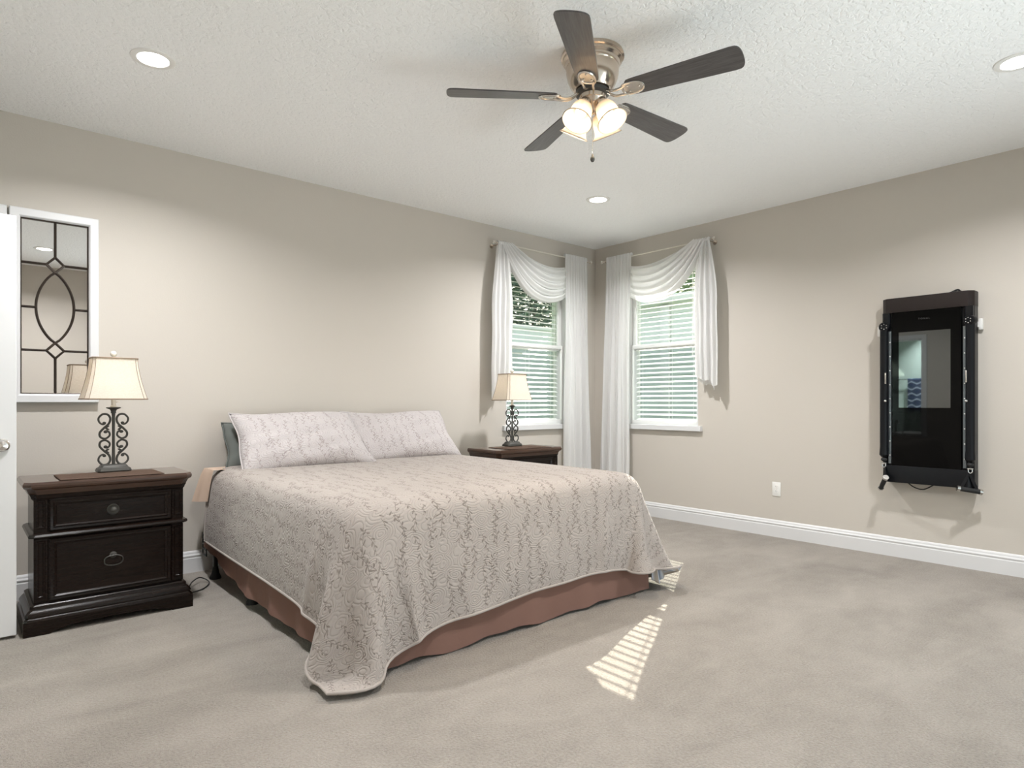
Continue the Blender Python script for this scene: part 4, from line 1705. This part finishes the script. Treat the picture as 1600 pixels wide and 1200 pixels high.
mir = make_mirror('white framed mirror with dark curved bars above the nightstand by the door', (-4.6955, 0, 1.662))
dup(mir, (-5.128, 0, 1.662), 'white framed mirror mostly hidden behind the open door, only its top corner showing')

# ================================================================== WALL OUTLET
ou = thing('wall_outlet', 'white double wall outlet low on the right wall', 'outlet', (0, -1.993, 0.396))
obj('cover_plate', box(B(), -0.006, 0.0, -0.036, 0.036, -0.058, 0.058, 0.003), 'white', ou)
for s in (-1, 1):
    bm = B()
    lathe(bm, [(0, 0.0025), (0.0145, 0.0025), (0.016, 0.0)], 24, Matrix.Translation((-0.006, 0, s * 0.0195)) @ Matrix.Rotation(-PI / 2, 4, 'Y'))
    rc = obj('receptacle', bm, 'white', ou)
    bm = B()
    for y in (-0.006, 0.006):
        box(bm, -0.0089, -0.0080, y - 0.001, y + 0.001, s * 0.0195 - 0.001, s * 0.0195 + 0.007)
    ball(bm, (-0.0084, 0, s * 0.0195 - 0.007), 0.0022, u=8, v=6)
    obj('slots', bm, 'slot', rc, 0)
bm = B()
ball(bm, (-0.006, 0, 0), 0.003, u=10, v=6)
obj('screw', bm, 'nickel', ou)

# ================================================================== WALL GYM
gy = thing('wall_gym', 'black wall mounted exercise machine with a tall glass screen and two folded arms', 'exercise machine', (0, -3.106, 1.2))
def chamf(hy, x0, x1, c): return [(x1, -hy), (x0 + c, -hy), (x0, -hy + c), (x0, hy - c), (x0 + c, hy), (x1, hy)]
bm = B()
prism(bm, chamf(0.272, -0.105, -0.012, 0.012), -0.60, 0.60, 'z')
box(bm, -0.03, 0.0, -0.18, 0.18, -0.5, 0.5)
obj('housing', bm, 'gym', gy, 20)
bm = prism(B(), chamf(0.274, -0.130, -0.012, 0.030), 0.548, 0.650, 'z', 0.003)
obj('top_cap', bm, 'gym_cap', gy, 20)
bm = prism(B(), chamf(0.274, -0.130, -0.012, 0.030), -0.650, -0.530, 'z', 0.003)
obj('bottom_cap', bm, 'gym', gy, 20)
obj('glass_front', box(B(), -0.128, -0.104, -0.207, 0.207, -0.531, 0.549, 0.002, 1), 'gym_glass', gy, 20)
obj('display', box(B(), -0.1292, -0.1275, -0.147, 0.163, -0.122, 0.405), 'gym_screen', gy, 0)
for s in (1, -1):
    bm = B()
    box(bm, -0.118, -0.104, s * 0.223 - 0.010, s * 0.223 + 0.010, -0.52, 0.42, 0.002, 1)
    rail = obj('arm_rail', bm, 'gym_grey', gy)
    for i in range(9):
        obj('stud', ball(B(), (-0.118, s * 0.223, 0.34 - 0.10 * i), 0.0045, (0.4, 1, 1), 8, 6), 'white', rail)
    bm = B()
    prism(bm, chamf(0.024, -0.128, -0.100, 0.008), 0.46, 0.549, 'z', mtx=Matrix.Translation((0, s * 0.246, 0)))
    tube(bm, [(-0.118, s * 0.246, 0.47), (-0.122, s * 0.249, 0.44)], [0.027, 0.027], 16)
    yy = s * 0.257
    tube(bm, [(-0.125, yy, 0.44), (-0.128, yy, -0.40), (-0.130, yy * 1.0, -0.46), (-0.130, yy, -0.475)], [0.027, 0.027, 0.030, 0.018], 18)
    box(bm, -0.150, -0.106, yy - 0.012, yy + 0.012, -0.475, -0.44, 0.006)
    arm = obj('arm', bm, 'gym', gy, 40)
    bm = B()
    mt = Matrix.Translation((-0.128, s * 0.258, 0.452)) @ Matrix.Rotation(-PI / 2, 4, 'Y') @ Matrix.Rotation(R_(18) * s, 4, 'X')
    lathe(bm, [(0, -0.02), (0.031, -0.02), (0.033, 0.0), (0.033, 0.018), (0.029, 0.024), (0, 0.024)], 28, mt)
    piv = obj('pivot', bm, 'gym', arm, 40)
    bm = B()
    for a in range(6):
        p = mt @ Vector((0.017 * math.cos(a * PI / 3), 0.017 * math.sin(a * PI / 3), 0.025))
        ball(bm, p, 0.0042, u=8, v=6)
    obj('pivot_dots', bm, 'nickel', piv)
    bm = B()
    box(bm, -0.157, -0.140, s * 0.240 - 0.005, s * 0.240 + 0.005, 0.045, 0.125, 0.003)
    obj('release_button', bm, 'nickel', arm)
    bm = B()
    ball(bm, (-0.154, s * 0.240, -0.075), 0.010, u=12, v=8)
    obj('knob', bm, 'chrome', arm)
    bm = B()
    ball(bm, (-0.130, yy, -0.492), 0.020, (1, 1, 0.8))
    tube(bm, [(-0.13, yy, -0.505), (-0.13, yy, -0.520)], 0.006, 8)
    obj('cable_stop', bm, 'rubber', arm)
    bm = B()
    tube(bm, catmull([(-0.130, yy - 0.008, -0.520), (-0.130, yy - 0.010, -0.540), (-0.130, yy, -0.548), (-0.130, yy + 0.010, -0.540), (-0.130, yy + 0.008, -0.520)], 4, True), 0.0032, 6, closed=True)
    box(bm, -0.137, -0.123, yy - 0.016, yy + 0.016, -0.523, -0.515, 0.002)
    obj('carabiner', bm, 'chrome', arm)
    bm = B()
    hy_ = 0.324 if s > 0 else -0.290
    box(bm, -0.030, -0.006, hy_ - 0.012, hy_ + 0.012, 0.395, 0.470, 0.006)
    box(bm, -0.022, 0.0, min(hy_, s * 0.268), max(hy_, s * 0.268), 0.415, 0.45)
    obj('accessory_hook', bm, 'white', gy)
bm = B()
tube(bm, catmull([(-0.05, 0.272, -0.14), (-0.03, 0.300, -0.18), (-0.03, 0.302, -0.24), (-0.05, 0.272, -0.29)], 6), 0.004, 8)
tube(bm, catmull([(-0.05, 0.14, -0.645), (-0.05, 0.09, -0.682), (-0.05, 0.03, -0.690), (-0.05, -0.04, -0.645)], 6), 0.004, 8)
obj('power_cord', bm, 'rubber', gy)
bm = B()
box(bm, -0.07, -0.05, -0.185, -0.125, 0.648, 0.662, 0.004)
tube(bm, catmull([(-0.06, -0.13, 0.655), (-0.05, -0.165, 0.672), (-0.04, -0.18, 0.662), (-0.03, -0.20, 0.648)], 5), 0.006, 8)
obj('sensor_lead', bm, 'rubber', gy)
fc = bpy.data.curves.new('lettering', 'FONT')
fc.body = 'TONAL'
fc.size = 0.016
fc.space_character = 1.5
fc.align_x = 'CENTER'
fo = bpy.data.objects.new('lettering_source', fc)
COL.objects.link(fo)
dg = bpy.context.evaluated_depsgraph_get()
fme = bpy.data.meshes.new_from_object(fo.evaluated_get(dg))
bpy.data.objects.remove(fo)
lt = bpy.data.objects.new('lettering', fme)
fme.materials.clear()
fme.materials.append(M['gym_mark'])
COL.objects.link(lt)
lt.parent = gy
lt.matrix_local = Matrix.Translation((-0.1285, 0.008, 0.485)) @ Matrix(((0, 0, -1, 0), (-1, 0, 0, 0), (0, 1, 0, 0), (0, 0, 0, 1)))


def gym_handle(label, hang, ends):
    """a grip bar on a folded strap"""
    t = thing('exercise_handle', label, 'exercise handle', hang, 0, 'strap handles clipped to the gym arms')
    h0 = Vector((0, 0, 0))
    e = [Vector(p) for p in ends]
    ax = (e[1] - e[0]).normalized()
    bm = B()
    for p in (e[0] + ax * 0.016, e[1] - ax * 0.016):
        d = (p - h0)
        sd = d.cross(ax).normalized() * 0.0014
        wv = ax * 0.010
        rings(bm, [[q - wv * k + sd, q + wv * k + sd, q + wv * k - sd, q - wv * k - sd] for q, k in ((h0, 0.7), (h0 + d * 0.5, 1.0), (p, 1.0))])
    obj('strap', bm, 'strap', t)
    obj('grip', tube(B(), [e[0], e[1]], 0.0155, 16), 'rubber', t)
    for p, s in ((e[0], 1), (e[1], -1)):
        obj('end_cap', tube(B(), [p - ax * s * 0.006, p + ax * s * 0.010], 0.019, 16), 'nickel', t)
    return t


gym_handle('black strap handle hanging from the left arm of the wall gym', (-0.132, -3.106 + 0.250, 0.655), [(-0.058, -0.024, -0.070), (0.034, 0.040, -0.160)])
gym_handle('black strap handle hanging from the right arm of the wall gym', (-0.132, -3.106 - 0.250, 0.655), [(-0.038, 0.051, -0.104), (0.032, -0.058, -0.124)])

# ------------------------------------------------------------------ cord on the carpet behind the nightstand
bm = tube(B(), catmull([(-4.16, -0.34, 0.006), (-4.10, -0.42, 0.008), (-4.05, -0.36, 0.030), (-3.99, -0.30, 0.032), (-3.955, -0.36, 0.010), (-4.02, -0.47, 0.006), (-4.12, -0.52, 0.006)], 8), 0.0035, 8)
tag(obj('power_cord', bm, 'rubber', None), 'black power cord looped on the carpet between nightstand and bed', 'cord')
